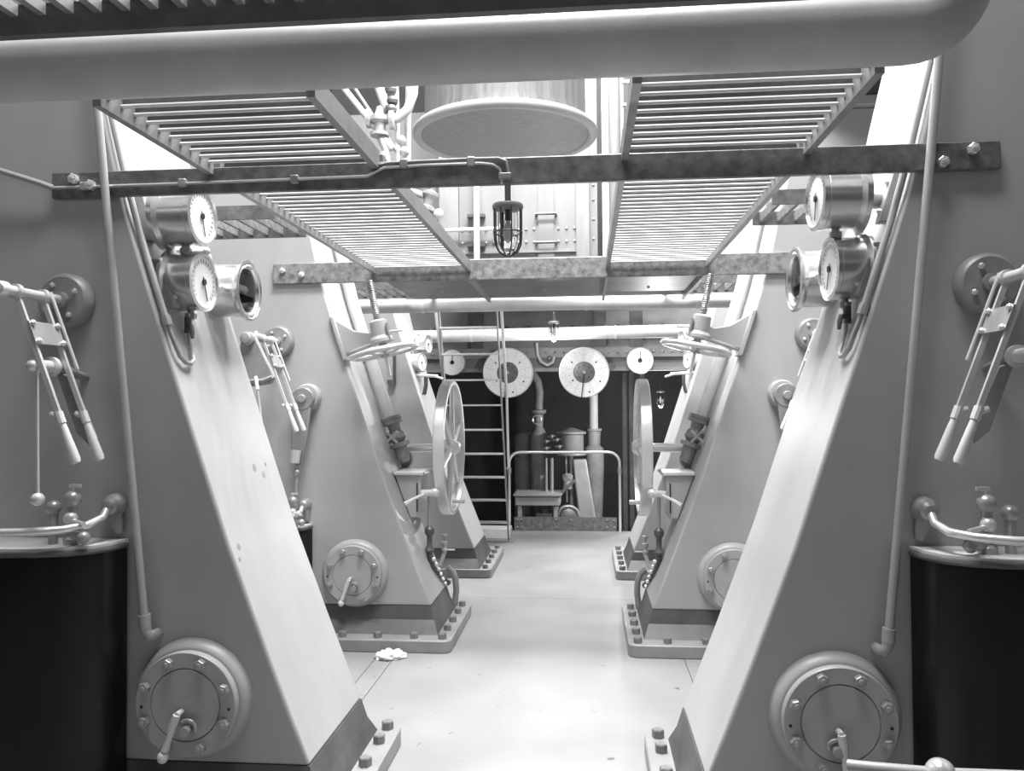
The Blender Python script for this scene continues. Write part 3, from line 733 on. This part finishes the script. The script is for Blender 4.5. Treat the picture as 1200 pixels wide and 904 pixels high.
    MB().cyl((s * (x0 - .02), 5.27, 1.03), (s * (x0 - .02), 5.55, 1.03), .011, n=10).build('hinge', 'nut', bx)
    MB().box(*sorted((s * (x0 + .02), s * (x0 + .028))), 5.272, 5.282, .78, .97).build('slot', 'mark', bx)
    # drain cocks and rods
    k = thing('drain_cock_set', 'set of small drain cocks and rods below the %s oil box' % w, 'valve', (s * .75, 5.5, .35), 'drain cock sets')
    x = .80
    MB().cyl((s * (x - .0), 5.24, .905), (s * (x - .09), 5.30, .905), .022, n=12).ball((s * (x - .09), 5.30, .905), .03).build('cock_body', 'steel', k)
    MB().tube([(s * (x - .03), 5.23, .90), (s * (x + .03), 5.18, .875), (s * (x + .08), 5.15, .845)], [.009, .011, .016], 8).build('cock_handle', 'white', k)
    MB().cyl((s * (x - .045), 5.32, .90), (s * (x - .045), 5.34, .60), .011, n=8).build('rod', 'nut', k)
    MB().lathe([(.022, 0), (.034, .02), (.018, .05), (.018, .11), (.032, .13), (.032, .16), (.012, .18)], (s * (x - .045), 5.34, .50), (0, 0, 1), 14).build('valve_body', 'iron', k)
    MB().tube([(s * (x - .045), 5.34, .50), (s * (x - .055), 5.38, .40), (s * (x - .095), 5.5, .30), (s * (x - .12), 5.62, .24)], .02, 10).build('drain_pipe', 'iron', k)
    for i in range(6):
        f = i / 5
        MB().ball((s * (x - .075 - .045 * f), 5.33 + .17 * f, .46 - .20 * f), .015).build('knuckle', 'polished', k)
    MB().lathe([(.012, 0), (.02, .03), (.012, .05), (.022, .07), (.022, .085), (.008, .09), (.008, .12), (.022, .125), (.022, .135)], (s * (x - .125), 5.45, .47), (0, 0, 1), 12).build('grease_cup', 'nut', k)
    MB().cyl((s * (x - .125), 5.45, .50), (s * (x - .20), 5.43, .505), .006, n=8).build('tap_lever', 'polished', k)
    MB().cyl((s * (x - .125), 5.45, .48), (s * (x - .10), 5.42, .40), .013, n=8).build('branch', 'nut', k)
    u = thing('floor_drain_pipe', 'dark bent pipe beside the middle %s column base' % w, 'pipe', (s * .66, 5.68, .0), 'floor drain pipes')
    MB().tube([(s * .69, 5.66, .34), (s * .655, 5.66, .31), (s * .635, 5.66, .26), (s * .63, 5.67, .18), (s * .64, 5.66, .076)], .022, 10).build('tube', 'midiron', u)
    # hand wheel, screw and bracket
    ht = thing('valve_handwheel', 'flat spoked handwheel hung under a bracket on the middle %s column' % w, 'handwheel', (s * .95, 4.86, 1.68), 'flat handwheels')
    axn = Vector((s * .215, 0, .975)).normalized(); c = Vector((s * .945, 4.90, 1.815)); R = .195
    MB().ring(c, axn, R, .017, 48, 10).build('rim', 'steel', ht)
    uu, vv, _ = frame(axn)
    for k in range(5):
        a = 2 * math.pi * k / 5 + .3; e = uu * math.cos(a) + vv * math.sin(a)
        MB().tube([c - axn * .01, c + e * R * .5 - axn * .012, c + e * R], [.013, .010, .009], 8).build('spoke', 'steel', ht)
    MB().lathe([(.03, -.03), (.035, 0), (.03, .04)], c, axn, 16).build('hub', 'nut', ht)
    MB().cyl(c - axn * .15, c, .011, n=10).build('tail_spindle', 'steel', ht)
    zt = .455
    MB().cyl(c, c + axn * .06, .022, n=14).cyl(c + axn * .2, c + axn * zt, .017, n=14).build('spindle', 'nut', ht)
    th = MB()
    npt = 300; turns = 21
    th.tube([c + axn * (.21 + .24 * i / npt) + (uu * math.cos(2 * math.pi * turns * i / npt) + vv * math.sin(2 * math.pi * turns * i / npt)) * .019 for i in range(npt)], .0045, 6)
    th.build('screw_thread', 'nut', ht)
    br = thing('handwheel_bracket', 'grey cast bracket holding the handwheel nut, middle %s column' % w, 'bracket', (s * 1.2, 4.9, 1.8), 'handwheel brackets')
    bc = c + axn * .13
    MB().lathe([(.045, -.075), (.075, -.07), (.075, -.05), (.058, -.03), (.055, .06), (.045, .07), (.025, .075)], bc, axn, 24).build('nut_boss', 'paint', br)
    xz = lambda z: s * (inner(z) + .01)
    web = [(bc.x + s * .03, bc.z + .03), (bc.x + s * .10, bc.z - .0), (bc.x + s * .19, bc.z + .015), (s * (inner(2.02) + .02), 2.05), (s * (inner(1.80) + .02), 1.80), (bc.x + s * .03, bc.z - .06)]
    MB().prism(web, 'y', 4.992, 5.014).build('web', 'paint', br, bevel=.006)
    MB().tube([(bc.x + s * .03, 4.95, bc.z - .065), (s * (inner(1.80) + .01), 5.02, 1.80)], .013, 10).build('lower_rib', 'paint', br)
    MB().prism([(s * (inner(2.05) - .022), 2.05), (s * (inner(1.77) - .022), 1.77), (s * (inner(1.77) + .01), 1.77), (s * (inner(2.05) + .01), 2.05)], 'y', 4.98, 5.10).build('foot', 'paint', br, bevel=.008)
    for z in (1.80, 1.98): inst(SMALLNUT, 'bolt', br, (s * (inner(z) - .022), 5.06, z), (-s, 0, .35))
    MB().obox(bc + Vector((-s * .06, -.02, 0)), (0, 1, 0), axn, Vector((0, 1, 0)).cross(axn), .03, .05, .006).build('index_plate', 'nut', br)
    MB().cyl(bc + Vector((-s * .06, .0, 0)), bc + Vector((-s * .14, .0, .005)), .008, n=8).build('set_pin', 'steel', br)

# ------------------------------------------------------------------ far column gauges
for s in (-1, 1):
    w = SIDE[s]
    x = 1.20
    gauge('small round gauge on the %s far column, upper one' % w, (s * 1.13, 7.25, 2.03), (-s, -.25, 0), .075, .12, needle=180)
    gauge('small round gauge on the %s far column, lower one' % w, (s * 1.17, 7.15, 1.86), (-s, -.35, 0), .075, .14, needle=200)
    t = thing('gauge_tubes', 'twin thin looped tubes under the %s far gauges' % w, 'pipe', (s * 1.2, 7.2, 1.55), 'gauge tubes')
    for dy in (0, .09):
        MB().tube([(s * 1.24, 7.12 + dy, 1.76), (s * 1.245, 7.12 + dy, 1.66), (s * 1.225, 7.12 + dy, 1.58), (s * 1.19, 7.12 + dy, 1.555), (s * 1.155, 7.12 + dy, 1.58), (s * 1.14, 7.12 + dy, 1.66), (s * 1.14, 7.12 + dy, 1.74)], .010, 8).build('loop', 'iron', t)
    MB().cyl((s * 1.30, 7.14, 1.75), (s * 1.02, 7.10, 1.735), .014, n=8).build('cock_bar', 'steel', t)
    MB().cyl((s * 1.05, 7.10, 1.735), (s * .97, 7.08, 1.71), .010, n=8).build('handle', 'white', t)
    if s > 0: continue
    b_ = thing('far_bracket', 'small iron angle bracket on the %s far column face' % w, 'bracket', (s * 1.36, 6.9, 1.7), 'small angle brackets')
    MB().box(*sorted((s * 1.37, s * 1.43)), 6.9, 6.97, 1.66, 1.70).cyl((s * 1.37, 6.93, 1.70), (s * 1.37, 6.93, 1.95), .014, n=8).build('angle', 'iron', b_)

# ------------------------------------------------------------------ pipes across the far end
t = thing('cross_pipe', 'pale pipe crossing below the dark plates, nearer of two', 'pipe', (0, 6.36, 2.2), 'pipes across the far end')
MB().cyl((-1.75, 6.36, 2.272), (1.75, 6.36, 2.272), .054, n=24).build('tube', 'lag', t)
for x in (-.9, .9): MB().box(x - .02, x + .02, 6.345, 6.375, 2.32, 2.42).box(x - .02, x + .02, 6.1, 6.375, 2.40, 2.42).box(x - .02, x + .02, 6.1, 6.13, 2.318, 2.42).build('hanger', 'midiron', t)
for x in (-1.0, .3, 1.15): MB().lathe([(.058, -.012), (.058, .012)], (x, 6.36, 2.272), (1, 0, 0), 24).build('band', 'white', t)
t = thing('far_cross_pipe', 'pale pipe crossing just above the far dials, behind the ladder', 'pipe', (0, 8.4, 2.13), 'pipes across the far end')
MB().cyl((-2.6, 8.4, 2.185), (2.6, 8.4, 2.23), .066, n=24).build('tube', 'lag', t)
for x in (-.9, -.05, .6): MB().lathe([(.07, -.012), (.07, .012)], (x, 8.4, 2.208 + x * .0087), (1, 0, 0), 24).build('band', 'white', t)

# ------------------------------------------------------------------ far dials
def dial(px, py, R, label, big, cat='dial'):
    c = at(px, py, Y=9.42); t = thing('telegraph_dial' if big else 'small_dial', label, cat, (c.x, 9.45, c.z - R), 'far dials')
    f = (0, -1, 0)
    MB().lathe([(R * .9, -.10), (R, -.09), (R, .0), (R * .985, .014), (R * .955, .014), (R * .95, .0)], c, f, 48).build('case', 'brass' if not big else 'steel', t)
    MB().lathe([(R * .955, -.01), (R * .955, .004)], c, f, 48).build('face', 'dial', t)
    MB().box(c.x - .05, c.x + .05, c.y + .09, 9.62, c.z + R * .2, c.z + R * .5).build('bracket', 'iron', t)
    tk = MB(); tk2 = MB()
    def mk(tb, ang, r, l, wd):
        a = math.radians(ang); d = Vector((math.sin(a), 0, math.cos(a))); e = Vector((math.cos(a), 0, -math.sin(a)))
        tb.obox(Vector((c.x, c.y - .005, c.z)) + d * r * R, d, e, (0, 1, 0), l * R, wd * R, .001)
    if big:
        for k in range(14): mk(tk2, 360 / 14 * k, .72, .21, .0035)
        for k in range(56):
            if k % 4: mk(tk2, 360 / 56 * k, .70 if k % 2 else .80, .010, .014)
        for a_, r_ in ((50, .62), (-50, .62), (120, .72), (-125, .55), (165, .8)): mk(tk, a_, r_, .03, .03)
        MB().lathe([(R * .42, 0), (R * .42, .012), (R * .40, .018), (R * .02, .02)], c, f, 36).build('centre_disc', 'dialdark', t)
        for k in range(8):
            mk_ = math.radians(45 * k); MB().lathe([(R * .03, .018), (R * .03, .022)], (c.x + R * .28 * math.sin(mk_), c.y, c.z + R * .28 * math.cos(mk_)), f, 8).build('stud', 'mark', t)
        MB().lathe([(R * .07, .02), (R * .07, .05), (R * .03, .06)], c, f, 16).build('knob', 'polished', t)
        a = math.radians(186); d = Vector((math.sin(a), 0, math.cos(a))); e = Vector((math.cos(a), 0, -math.sin(a)))
        MB().obox(Vector((c.x, c.y - .04, c.z)) + d * R * .5, d, e, (0, 1, 0), R * .55, R * .02, .004).build('pointer', 'mark', t)
    else:
        for k in range(24): mk(tk2, -140 + 280 / 23 * k, .8, .05, .012)
        MB().lathe([(R * .16, .004), (R * .16, .012)], c, f, 16).build('hub', 'mark', t)
        mk(tk, 2, .35, .33, .03)
    tk.build('dark_marks', 'mark', t); tk2.build('scale_marks', 'palemark', t)
RB = (at(714, 436, Y=9.42) - at(684, 436, Y=9.42)).x
RS = (at(766, 422, Y=9.42) - at(750, 422, Y=9.42)).x
dial(595, 437, RB, 'big white telegraph dial on the left, behind the ladder', True)
dial(684.5, 436.5, RB, 'big white telegraph dial on the right, pointer hanging down', True)
dial(530, 425, RS, 'small white dial far left, between the ladder rails', False)
dial(750, 422.5, RS, 'small white dial at far right above the spoked wheel', False)
# curved pipe between the dials
t = thing('hook_pipe', 'short hooked pipe on the header between the two big dials', 'pipe', (-.1, 9.5, 1.85))
p = [at(q[0], q[1], Y=9.5) for q in ((629, 402), (630, 416), (634, 424), (641, 428), (648, 425), (650, 418))]
MB().tube(p, .02, 10).build('tube', 'steel', t)
q = at(644, 420, Y=9.55); MB().ball(q, .03).cyl(q, (q.x, 9.62, q.z), .02, n=8).build('end_fitting', 'nut', t)

# ------------------------------------------------------------------ ladder
t = thing('ladder', 'steep steel ladder with flat treads left of the far dials', 'ladder', (-.82, 8.69, 0))
xr, xl = -.55, -1.11
P0 = Vector((0, 8.69, 0)); P1 = Vector((0, 7.62, 2.46))
for x in (xl, xr):
    MB().bar((x, P0.y, P0.z), (x, P1.y, P1.z), .07, .012, (0, 1, 0)).build('stile', 'midiron', t)
for i in range(9):
    f = (.22 + i * .25) / 2.46; c = P0.lerp(P1, f)
    MB().box(xl, xr, c.y - .05, c.y + .05, c.z - .008, c.z + .008).build('tread', 'steel', t)
for x, lo in ((xr + .05, .68), (xl - .02, .7)):
    MB().tube([(x, P1.y - .02, 2.5), (x, P1.y - .05, 2.42), (x, P0.lerp(P1, .5).y - .10, 1.6), (x, P0.lerp(P1, .4).y - .09, .95), (x, P0.lerp(P1, .4).y - .05, .84), (x - .02 * (1 if x > -.8 else -1), P0.lerp(P1, .4).y + .02, .82)], .014, 10).build('handrail', 'steel', t)
MB().box(xl - .05, xr + .06, 8.62, 8.78, 0, .012).build('foot_plate', 'midiron', t)
MB().box(xl, xr, 8.86, 9.1, 0, .11).build('bottom_step', 'white', t, bevel=.006)

# ------------------------------------------------------------------ rail hoop and toe board at the floor edge
t = thing('guard_hoop', 'bent steel guard rail hoop at the far floor edge', 'railing', (.03, 9.42, 0))
z1 = .915; xa, xb, r = -.612, .668, .13; y = 9.42
pts = [(xa, y, 0)] + [(xa, y, .3), (xa, y, .6)] + [(xa + r - r * math.cos(a), y, z1 - r + r * math.sin(a)) for a in [i * math.pi / 12 for i in range(7)]] + [(xb - r + r * math.sin(a), y, z1 - r + r * math.cos(a)) for a in [i * math.pi / 12 for i in range(7)]] + [(xb, y, .6), (xb, y, 0)]
MB().tube(pts, .017, 12).build('hoop', 'polished', t)
for x, z in ((xa, .70), (xb, .70)): MB().cyl((x, y, z - .03), (x, y, z + .03), .025, n=12).build('joint', 'nut', t)
t = thing('toe_board', 'dark riveted toe board along the far floor edge', 'board', (0, 9.44, 0))
MB().box(-.555, .63, 9.435, 9.455, 0, .158).build('board', 'beam', t)
for x in (-.52, -.47, -.07, .10, .52, .60):
    for z in (.04, .125):
        if x == .10 and z < .1: continue
        inst(RIVET, 'rivet', t, (x, 9.435, z), (0, -1, 0))

# ------------------------------------------------------------------ pump machinery beyond the floor edge
YP = 10.7
def Pp(x, y, dy=0.0): return at(x, y, Y=YP + dy)
t = thing('tool_bench', 'small white bench behind the guard hoop', 'bench', (Pp(630, 590).x, YP, -.55))
a, c = Pp(605, 577), Pp(657, 591)
MB().box(a.x, c.x, YP - .2, YP + .3, c.z, a.z - .03).build('apron', 'white', t, bevel=.01)
MB().box(a.x - .02, c.x + .02, YP - .23, YP + .33, a.z - .03, a.z).build('top', 'white', t, bevel=.006)
for x in (a.x + .06, c.x - .06):
    for y in (YP - .15, YP + .25): MB().box(x - .025, x + .025, y - .025, y + .025, -.55, c.z).build('leg', 'white', t)
t = thing('steam_pump', 'upright steam pump with pale splayed frame in the dark beyond the floor', 'pump', (Pp(670, 560).x, YP + .3, -.55))
l0, l1, l2, l3 = Pp(671, 540), Pp(687, 540), Pp(698, 606), Pp(678, 606)
def qd(pts_, y0, y1): return MB().prism([(q.x, q.z) for q in pts_], 'y', y0, y1)
l4, l5 = Pp(701, 640), Pp(680, 640)
qd([l0, l1, l2, l4, l5, l3], YP + .1, YP + .35).build('frame_leg', 'lag', t, bevel=.02)
m0, m1, m2, m3 = Pp(640, 545), Pp(650, 545), Pp(646, 640), Pp(634, 640)
cc = Pp(669, 520)
MB().lathe([(.20, -.17), (.20, -.14), (.165, -.135), (.165, .11), (.20, .115), (.20, .145), (.12, .17), (.03, .2)], (cc.x, YP + .3, cc.z), (0, 0, 1), 32).build('steam_cylinder', 'ghost', t)
for z in (-.155, .13): MB().ring((cc.x, YP + .3, cc.z + z), (0, 0, 1), .185, .018, 32, 8).build('flange_ring', 'steel', t)
c2 = Pp(667, 600)
MB().cyl((cc.x, YP + .25, cc.z - .15), (cc.x, YP + .25, c2.z), .025, n=12).build('piston_rod', 'steel', t)
MB().cyl((cc.x - .07, YP + .2, cc.z - .15), (cc.x - .06, YP + .2, c2.z + .1), .012, n=8).build('valve_rod', 'steel', t)
hh = Pp(665, 565)
MB().lathe([(.03, -.12), (.06, -.1), (.05, .0), (.07, .03), (.07, .08), (.03, .1)], (hh.x, YP + .1, hh.z), (0, 0, 1), 16).build('crosshead', 'steel', t)
MB().tube([(hh.x - .12, YP, hh.z - .2), (hh.x - .02, YP - .02, hh.z - .08), (hh.x + .1, YP, hh.z + .02)], .022, 8).build('rocker', 'nut', t)
MB().ring((Pp(666, 606).x, YP, Pp(666, 606).z), (0, 1, 0), .14, .022, 32, 8).build('eccentric_ring', 'steel', t)
MB().lathe([(.11, -.03), (.11, .03), (.05, .06), (.001, .06)], (Pp(666, 606).x, YP, Pp(666, 606).z), (0, -1, 0), 24).build('eccentric', 'nut', t)
for px in (640, 646.5):
    a = Pp(px, 548, .05); MB().cyl((a.x, YP + .1, a.z - .55), (a.x, YP + .1, a.z + .12), .016 if px < 642 else .022, n=8).build('guide_column', 'steel', t)
for (x, y) in ((640, 518), (646, 512), (640, 526), (652, 516), (655, 524)):
    a = Pp(x, y); MB().ball((a.x, YP + .05, a.z), .028).cyl((a.x - .05, YP + .05, a.z), (a.x + .05, YP + .05, a.z + .01), .012, n=8).build('pump_cock', 'nut', t)
b0 = Pp(638, 598); MB().box(b0.x - .1, b0.x + .09, YP - .1, YP + .1, b0.z - .6, b0.z - .03).lathe([(.05, -.05), (.06, 0), (.03, .06)], (b0.x, YP, b0.z), (0, 0, 1), 12).build('water_end', 'nut', t)
lmp = cage_lamp('faint cage lamp in the dark compartment beside the right spoked wheel', at(774, 462, Y=10.05).x, 10.05, 1.62, 1.42, .045)
MB().cyl((lmp.location.x, 10.05, 1.70), (lmp.location.x, 10.05, 2.62), .01, n=8).build('hanging_rod', 'iron', lmp)
ld = bpy.data.lights.new('compartment_lamp', 'POINT'); ld.energy = 85; ld.shadow_soft_size = .035
lo = bpy.data.objects.new('compartment_lamp', ld); C.objects.link(lo); lo.location = (lmp.location.x, 10.05, 1.395)
ld = bpy.data.lights.new('dial_lamp', 'POINT'); ld.energy = 22; ld.shadow_soft_size = .035
lo = bpy.data.objects.new('dial_lamp', ld); C.objects.link(lo); lo.location = (-.03, 8.18, 2.085)
# vertical pipes of the compartment
t = thing('rising_pipe', 'pale upright pipe with flange below the right big dial', 'pipe', (Pp(695, 500).x, YP + .5, .2), 'upright pipes beyond')
a, c = Pp(695, 455, .5), Pp(695, 505, .5)
MB().cyl((a.x, YP + .5, c.z), (a.x, YP + .5, 2.62), .065, n=18).build('tube', 'lag', t)
MB().lathe([(.07, .03), (.115, .03), (.115, 0), (.10, -.01), (.09, -.2), (.14, -.25), (.14, -.5), (.1, -1.6)], (a.x, YP + .5, c.z), (0, 0, 1), 20).build('valve_chest', 'ghost', t)
t = thing('exhaust_pipe', 'dull bent pipe left of centre in the dark compartment', 'pipe', (Pp(632, 480).x, YP + .6, .4), 'upright pipes beyond')
MB().tube([Pp(631, 482, .6), Pp(632, 460, .6), Pp(630, 448, .6), Pp(625, 440, .6), Pp(616, 436, .6)], .06, 16).build('tube', 'ghost', t)
a = Pp(631, 484, .6); MB().lathe([(.06, .05), (.11, .04), (.11, 0), (.07, -.03), (.06, -.2), (.12, -.3), (.12, -1.2)], a, (0, 0, 1), 18).build('chest', 'ghost', t)
a = Pp(629, 492, .4); MB().ring(a, (0, 1, 0), .058, .009, 24, 6).cyl(a, a + Vector((0, .2, 0)), .01, n=8).build('hand_wheel', 'polished', t)
t = thing('dark_tank', 'dim rounded tank at the left of the dark compartment', 'tank', (Pp(614, 560).x, YP + .9, -.55))
a = Pp(614, 510, .9); MB().lathe([(.01, .05), (.10, .03), (.14, -.03), (.14, -1.6)], a, (0, 0, 1), 24).build('shell', 'ghost', t)
MB().ring(a + Vector((0, 0, -.3)), (0, 0, 1), .143, .008, 24, 6).build('band', 'midiron', t)

# ------------------------------------------------------------------ casing and duct above
t = thing('uptake_casing', 'pale riveted casing with rungs behind the cage lamp, above the aisle', 'casing', (-.35, 8.4, 2.7))
MB().box(-1.2, .42, 8.22, 9.4, 2.72, 6.4).build('core', 'cream', t)
MB().box(-.99, -.46, 8.2, 8.22, 2.72, 6.4).build('panel', 'cream', t)
MB().box(-.45, .206, 8.2, 8.22, 2.72, 6.4).build('panel', 'cream', t)
MB().box(-1.2, -1.0, 8.19, 8.22, 2.72, 6.4).build('panel', 'ductgrey', t)
MB().box(.206, .335, 8.15, 8.22, 2.72, 6.4).build('post', 'ductgrey', t)
MB().box(-.18, -.02, 8.185, 8.2, 2.72, 6.4).build('cover_strip', 'cream', t)
MB().box(-.46, -.44, 8.18, 8.2, 2.72, 6.4).build('joint_strip', 'ductgrey', t)
for zz in (3.26, 3.13):
    for i in range(15):
        x = -.96 + i * .082
        if -.19 < x < -.01: continue
        inst(RIVETD, 'rivet', t, (x, 8.2, zz), (0, -1, 0))
for zz in (3.03,):
    MB().box(-1.0, .2, 8.17, 8.2, zz - .012, zz + .012).build('angle', 'midiron', t)
for zz in (3.40, 3.11):
    MB().tube([(-.20, 8.2, zz), (-.20, 8.13, zz), (.0, 8.13, zz), (.0, 8.2, zz)], .014, 8).build('rung', 'iron', t)
for zz in (3.7, 3.55, 3.35, 3.15):
    inst(RIVETD, 'rivet', t, (.38, 8.22, zz), (0, -1, 0))
t = thing('casing_pipe', 'white upright pipe with a branch on the pale casing', 'pipe', (-.8, 8.1, 2.8))
MB().cyl((-.80, 8.1, 2.75), (-.80, 8.1, 5), .032, n=12).build('tube', 'white', t)
MB().cyl((-1.12, 8.1, 3.25), (-.46, 8.1, 3.255), .02, n=10).build('branch', 'white', t)
for zz in (3.4, 3.1):
    MB().box(-.9, -.72, 8.12, 8.2, zz - .015, zz + .015).build('clip', 'iron', t)
for i, (x, r, m) in enumerate(((.50, .035, 'white'), (.60, .06, 'cream'))):
    o = MB().cyl((x, 8.0 + .25 * i, 2.72), (x, 8.0 + .25 * i, 6.0), r, n=14).build('standpipe', m)
    tag(o, ['thin white standpipe right of the pale casing', 'broad pale standpipe beside the upper ladder'][i], 'pipe', 'standpipes')
t = thing('upper_ladder', 'pale ladder rungs glimpsed above the right grating end', 'ladder', (.85, 8.8, 2.72))
for x in (.70, 1.15): MB().box(x - .02, x + .02, 8.78, 8.82, 2.72, 6).build('stile', 'cream', t)
for i in range(11): MB().box(.70, 1.15, 8.77, 8.83, 2.95 + i * .25, 2.98 + i * .25).build('rung', 'white', t)
t = thing('ventilator_duct', 'round duct with rolled rim and dark underside hanging over the aisle', 'duct', (-.296, 6.0, 3.5))
MB().lathe([(.655, 0), (.62, .02), (.60, .12), (.60, 1.6)], (-.296, 6.0, 3.50), (0, 0, 1), 56).build('shell', 'ductdark', t)
MB().ring((-.296, 6.0, 3.50), (0, 0, 1), .655, .036, 64, 12).build('rolled_rim', 'palewall', t)
MB().lathe([(.62, 0), (.62, .012)], (-.296, 6.0, 3.485), (0, 0, 1), 48).build('bottom_plate', 'ductgrey', t)
# engine cylinders over the columns
for s in (-1, 1):
    for nm, y in (('far', 7.5),) if s < 0 else (('middle', 5.3),):
        t = thing('engine_cylinder', 'dark engine cylinder on top of the %s %s column, glimpsed above the gratings' % (nm, SIDE[s]), 'cylinder', (s * 2.2, y, 3.32), 'engine cylinders')
        r_ = .72 if nm == 'middle' else .66
        MB().lathe([(r_, 0), (r_, .05), (r_ - .04, .06), (r_ - .04, 1.3), (r_, 1.31), (r_, 1.38)], (s * (2.25 if nm == 'middle' else 2.78), y, 3.32), (0, 0, 1), 44).build('barrel', 'ironcyl', t)
        MB().ring((s * (2.25 if nm == 'middle' else 2.78), y, 3.345), (0, 0, 1), r_, .02, 44, 8).build('lower_rim', 'ironcyl', t)
# pipes and valves on the bright wall, upper left
t = thing('valve_chest', 'cluster of pale pipes and valves above the left grating', 'valve', (-1.7, 7.5, 3.4))
V = lambda x, y, Y=7.5: at(x, y, Y=Y)
MB().tube([V(486, 80), V(484, 110), V(478, 128), V(466, 139), V(456, 141)], .045, 14).build('elbow_pipe', 'pipegrey', t)
a = V(445, 145); MB().lathe([(.09, -.12), (.09, -.09), (.05, -.08), (.06, 0), (.1, .02), (.1, .06), (.05, .08), (.03, .16)], a, (0, 0, 1), 20).build('valve_body', 'nut', t)
MB().lathe([(.05, 0), (.09, .01), (.09, .05), (.05, .06)], V(456, 141), (1, 0, 0), 18).build('flange', 'nut', t)
MB().lathe([(.05, 0), (.09, .01), (.09, .05), (.05, .06)], V(436, 139), (-1, 0, 0), 18).build('flange', 'nut', t)
MB().tube([V(400, 100), V(460, 175)], .03, 10).build('slope_pipe', 'pipegrey', t)
MB().tube([V(410, 95, 7.8), V(465, 178, 7.8)], .018, 8).build('slope_pipe', 'midiron', t)
MB().tube([V(436, 80, 7.8), V(452, 125, 7.8), V(462, 135, 7.8)], .05, 12).build('slope_pipe', 'pipegrey', t)
MB().tube([V(466, 200, 7.6), V(466, 140, 7.6), V(464, 90, 7.6)], .02, 8).build('riser', 'lag', t)
MB().tube([V(478, 200, 7.7), V(478, 150, 7.7), V(479, 90, 7.7)], .03, 10).build('riser', 'midiron', t)
MB().tube([V(445, 160), V(452, 175), V(456, 200)], .035, 10).build('riser', 'nut', t)
for (x, y) in ((458, 105), (460, 118), (458, 128)):
    MB().lathe([(.05, -.03), (.06, 0), (.05, .03)], V(x, y), (0, 0, 1), 12).build('union', 'iron', t)
for (x, y) in ((470, 165), (474, 178), (450, 183)):
    MB().ball(V(x, y), .05).build('cock', 'nut', t)
t = thing('casing_valve', 'small bright valve beside the left long grating, before the casing', 'valve', (-1.3, 7.8, 3.2))
a = V(503, 235, 7.9); MB().lathe([(.05, -.12), (.09, -.1), (.09, -.07), (.05, -.05), (.06, .03), (.09, .05), (.09, .08), (.03, .1), (.03, .2)], a, (.3, 0, 1), 18).build('body', 'nut', t)
MB().ring(a + Vector((.06, 0, .2)), (.3, 0, 1), .09, .014, 24, 8).build('wheel', 'nut', t)
MB().tube([a + Vector((-.05, 0, .05)), a + Vector((-.25, 0, .12)), a + Vector((-.3, 0, .4))], .035, 10).build('pipe', 'pipegrey', t)
MB().ball(a + Vector((.1, -.05, -.15)), .05).build('cock', 'lag', t)

# ------------------------------------------------------------------ rag on the floor
rg = bmesh.new(); bmesh.ops.create_icosphere(rg, subdivisions=4, radius=1.0)
from mathutils import noise as mn
for v in rg.verts:
    q = v.co.copy(); k = mn.noise(q * 2.3) * .35 + mn.noise(q * 5.5) * .22 + mn.noise(q * 11) * .1
    f = 1 + k
    v.co = Vector((q.x * .085 * f, q.y * .055 * f, max(q.z, -.15) * .038 * (1 + 1.6 * k) + .006))
me = bpy.data.meshes.new('cotton_rag'); rg.to_mesh(me); rg.free(); me.shade_smooth(); me.materials.append(M['rag'])
zmin = min(v.co.z for v in me.vertices)
for v in me.vertices: v.co.z -= zmin
o = bpy.data.objects.new('cotton_rag', me); C.objects.link(o); o.location = (-.865, 4.70, 0); o.rotation_euler = (0, 0, .3)
tag(o, 'crumpled pale cotton rag on the floor before the middle left base', 'rag')
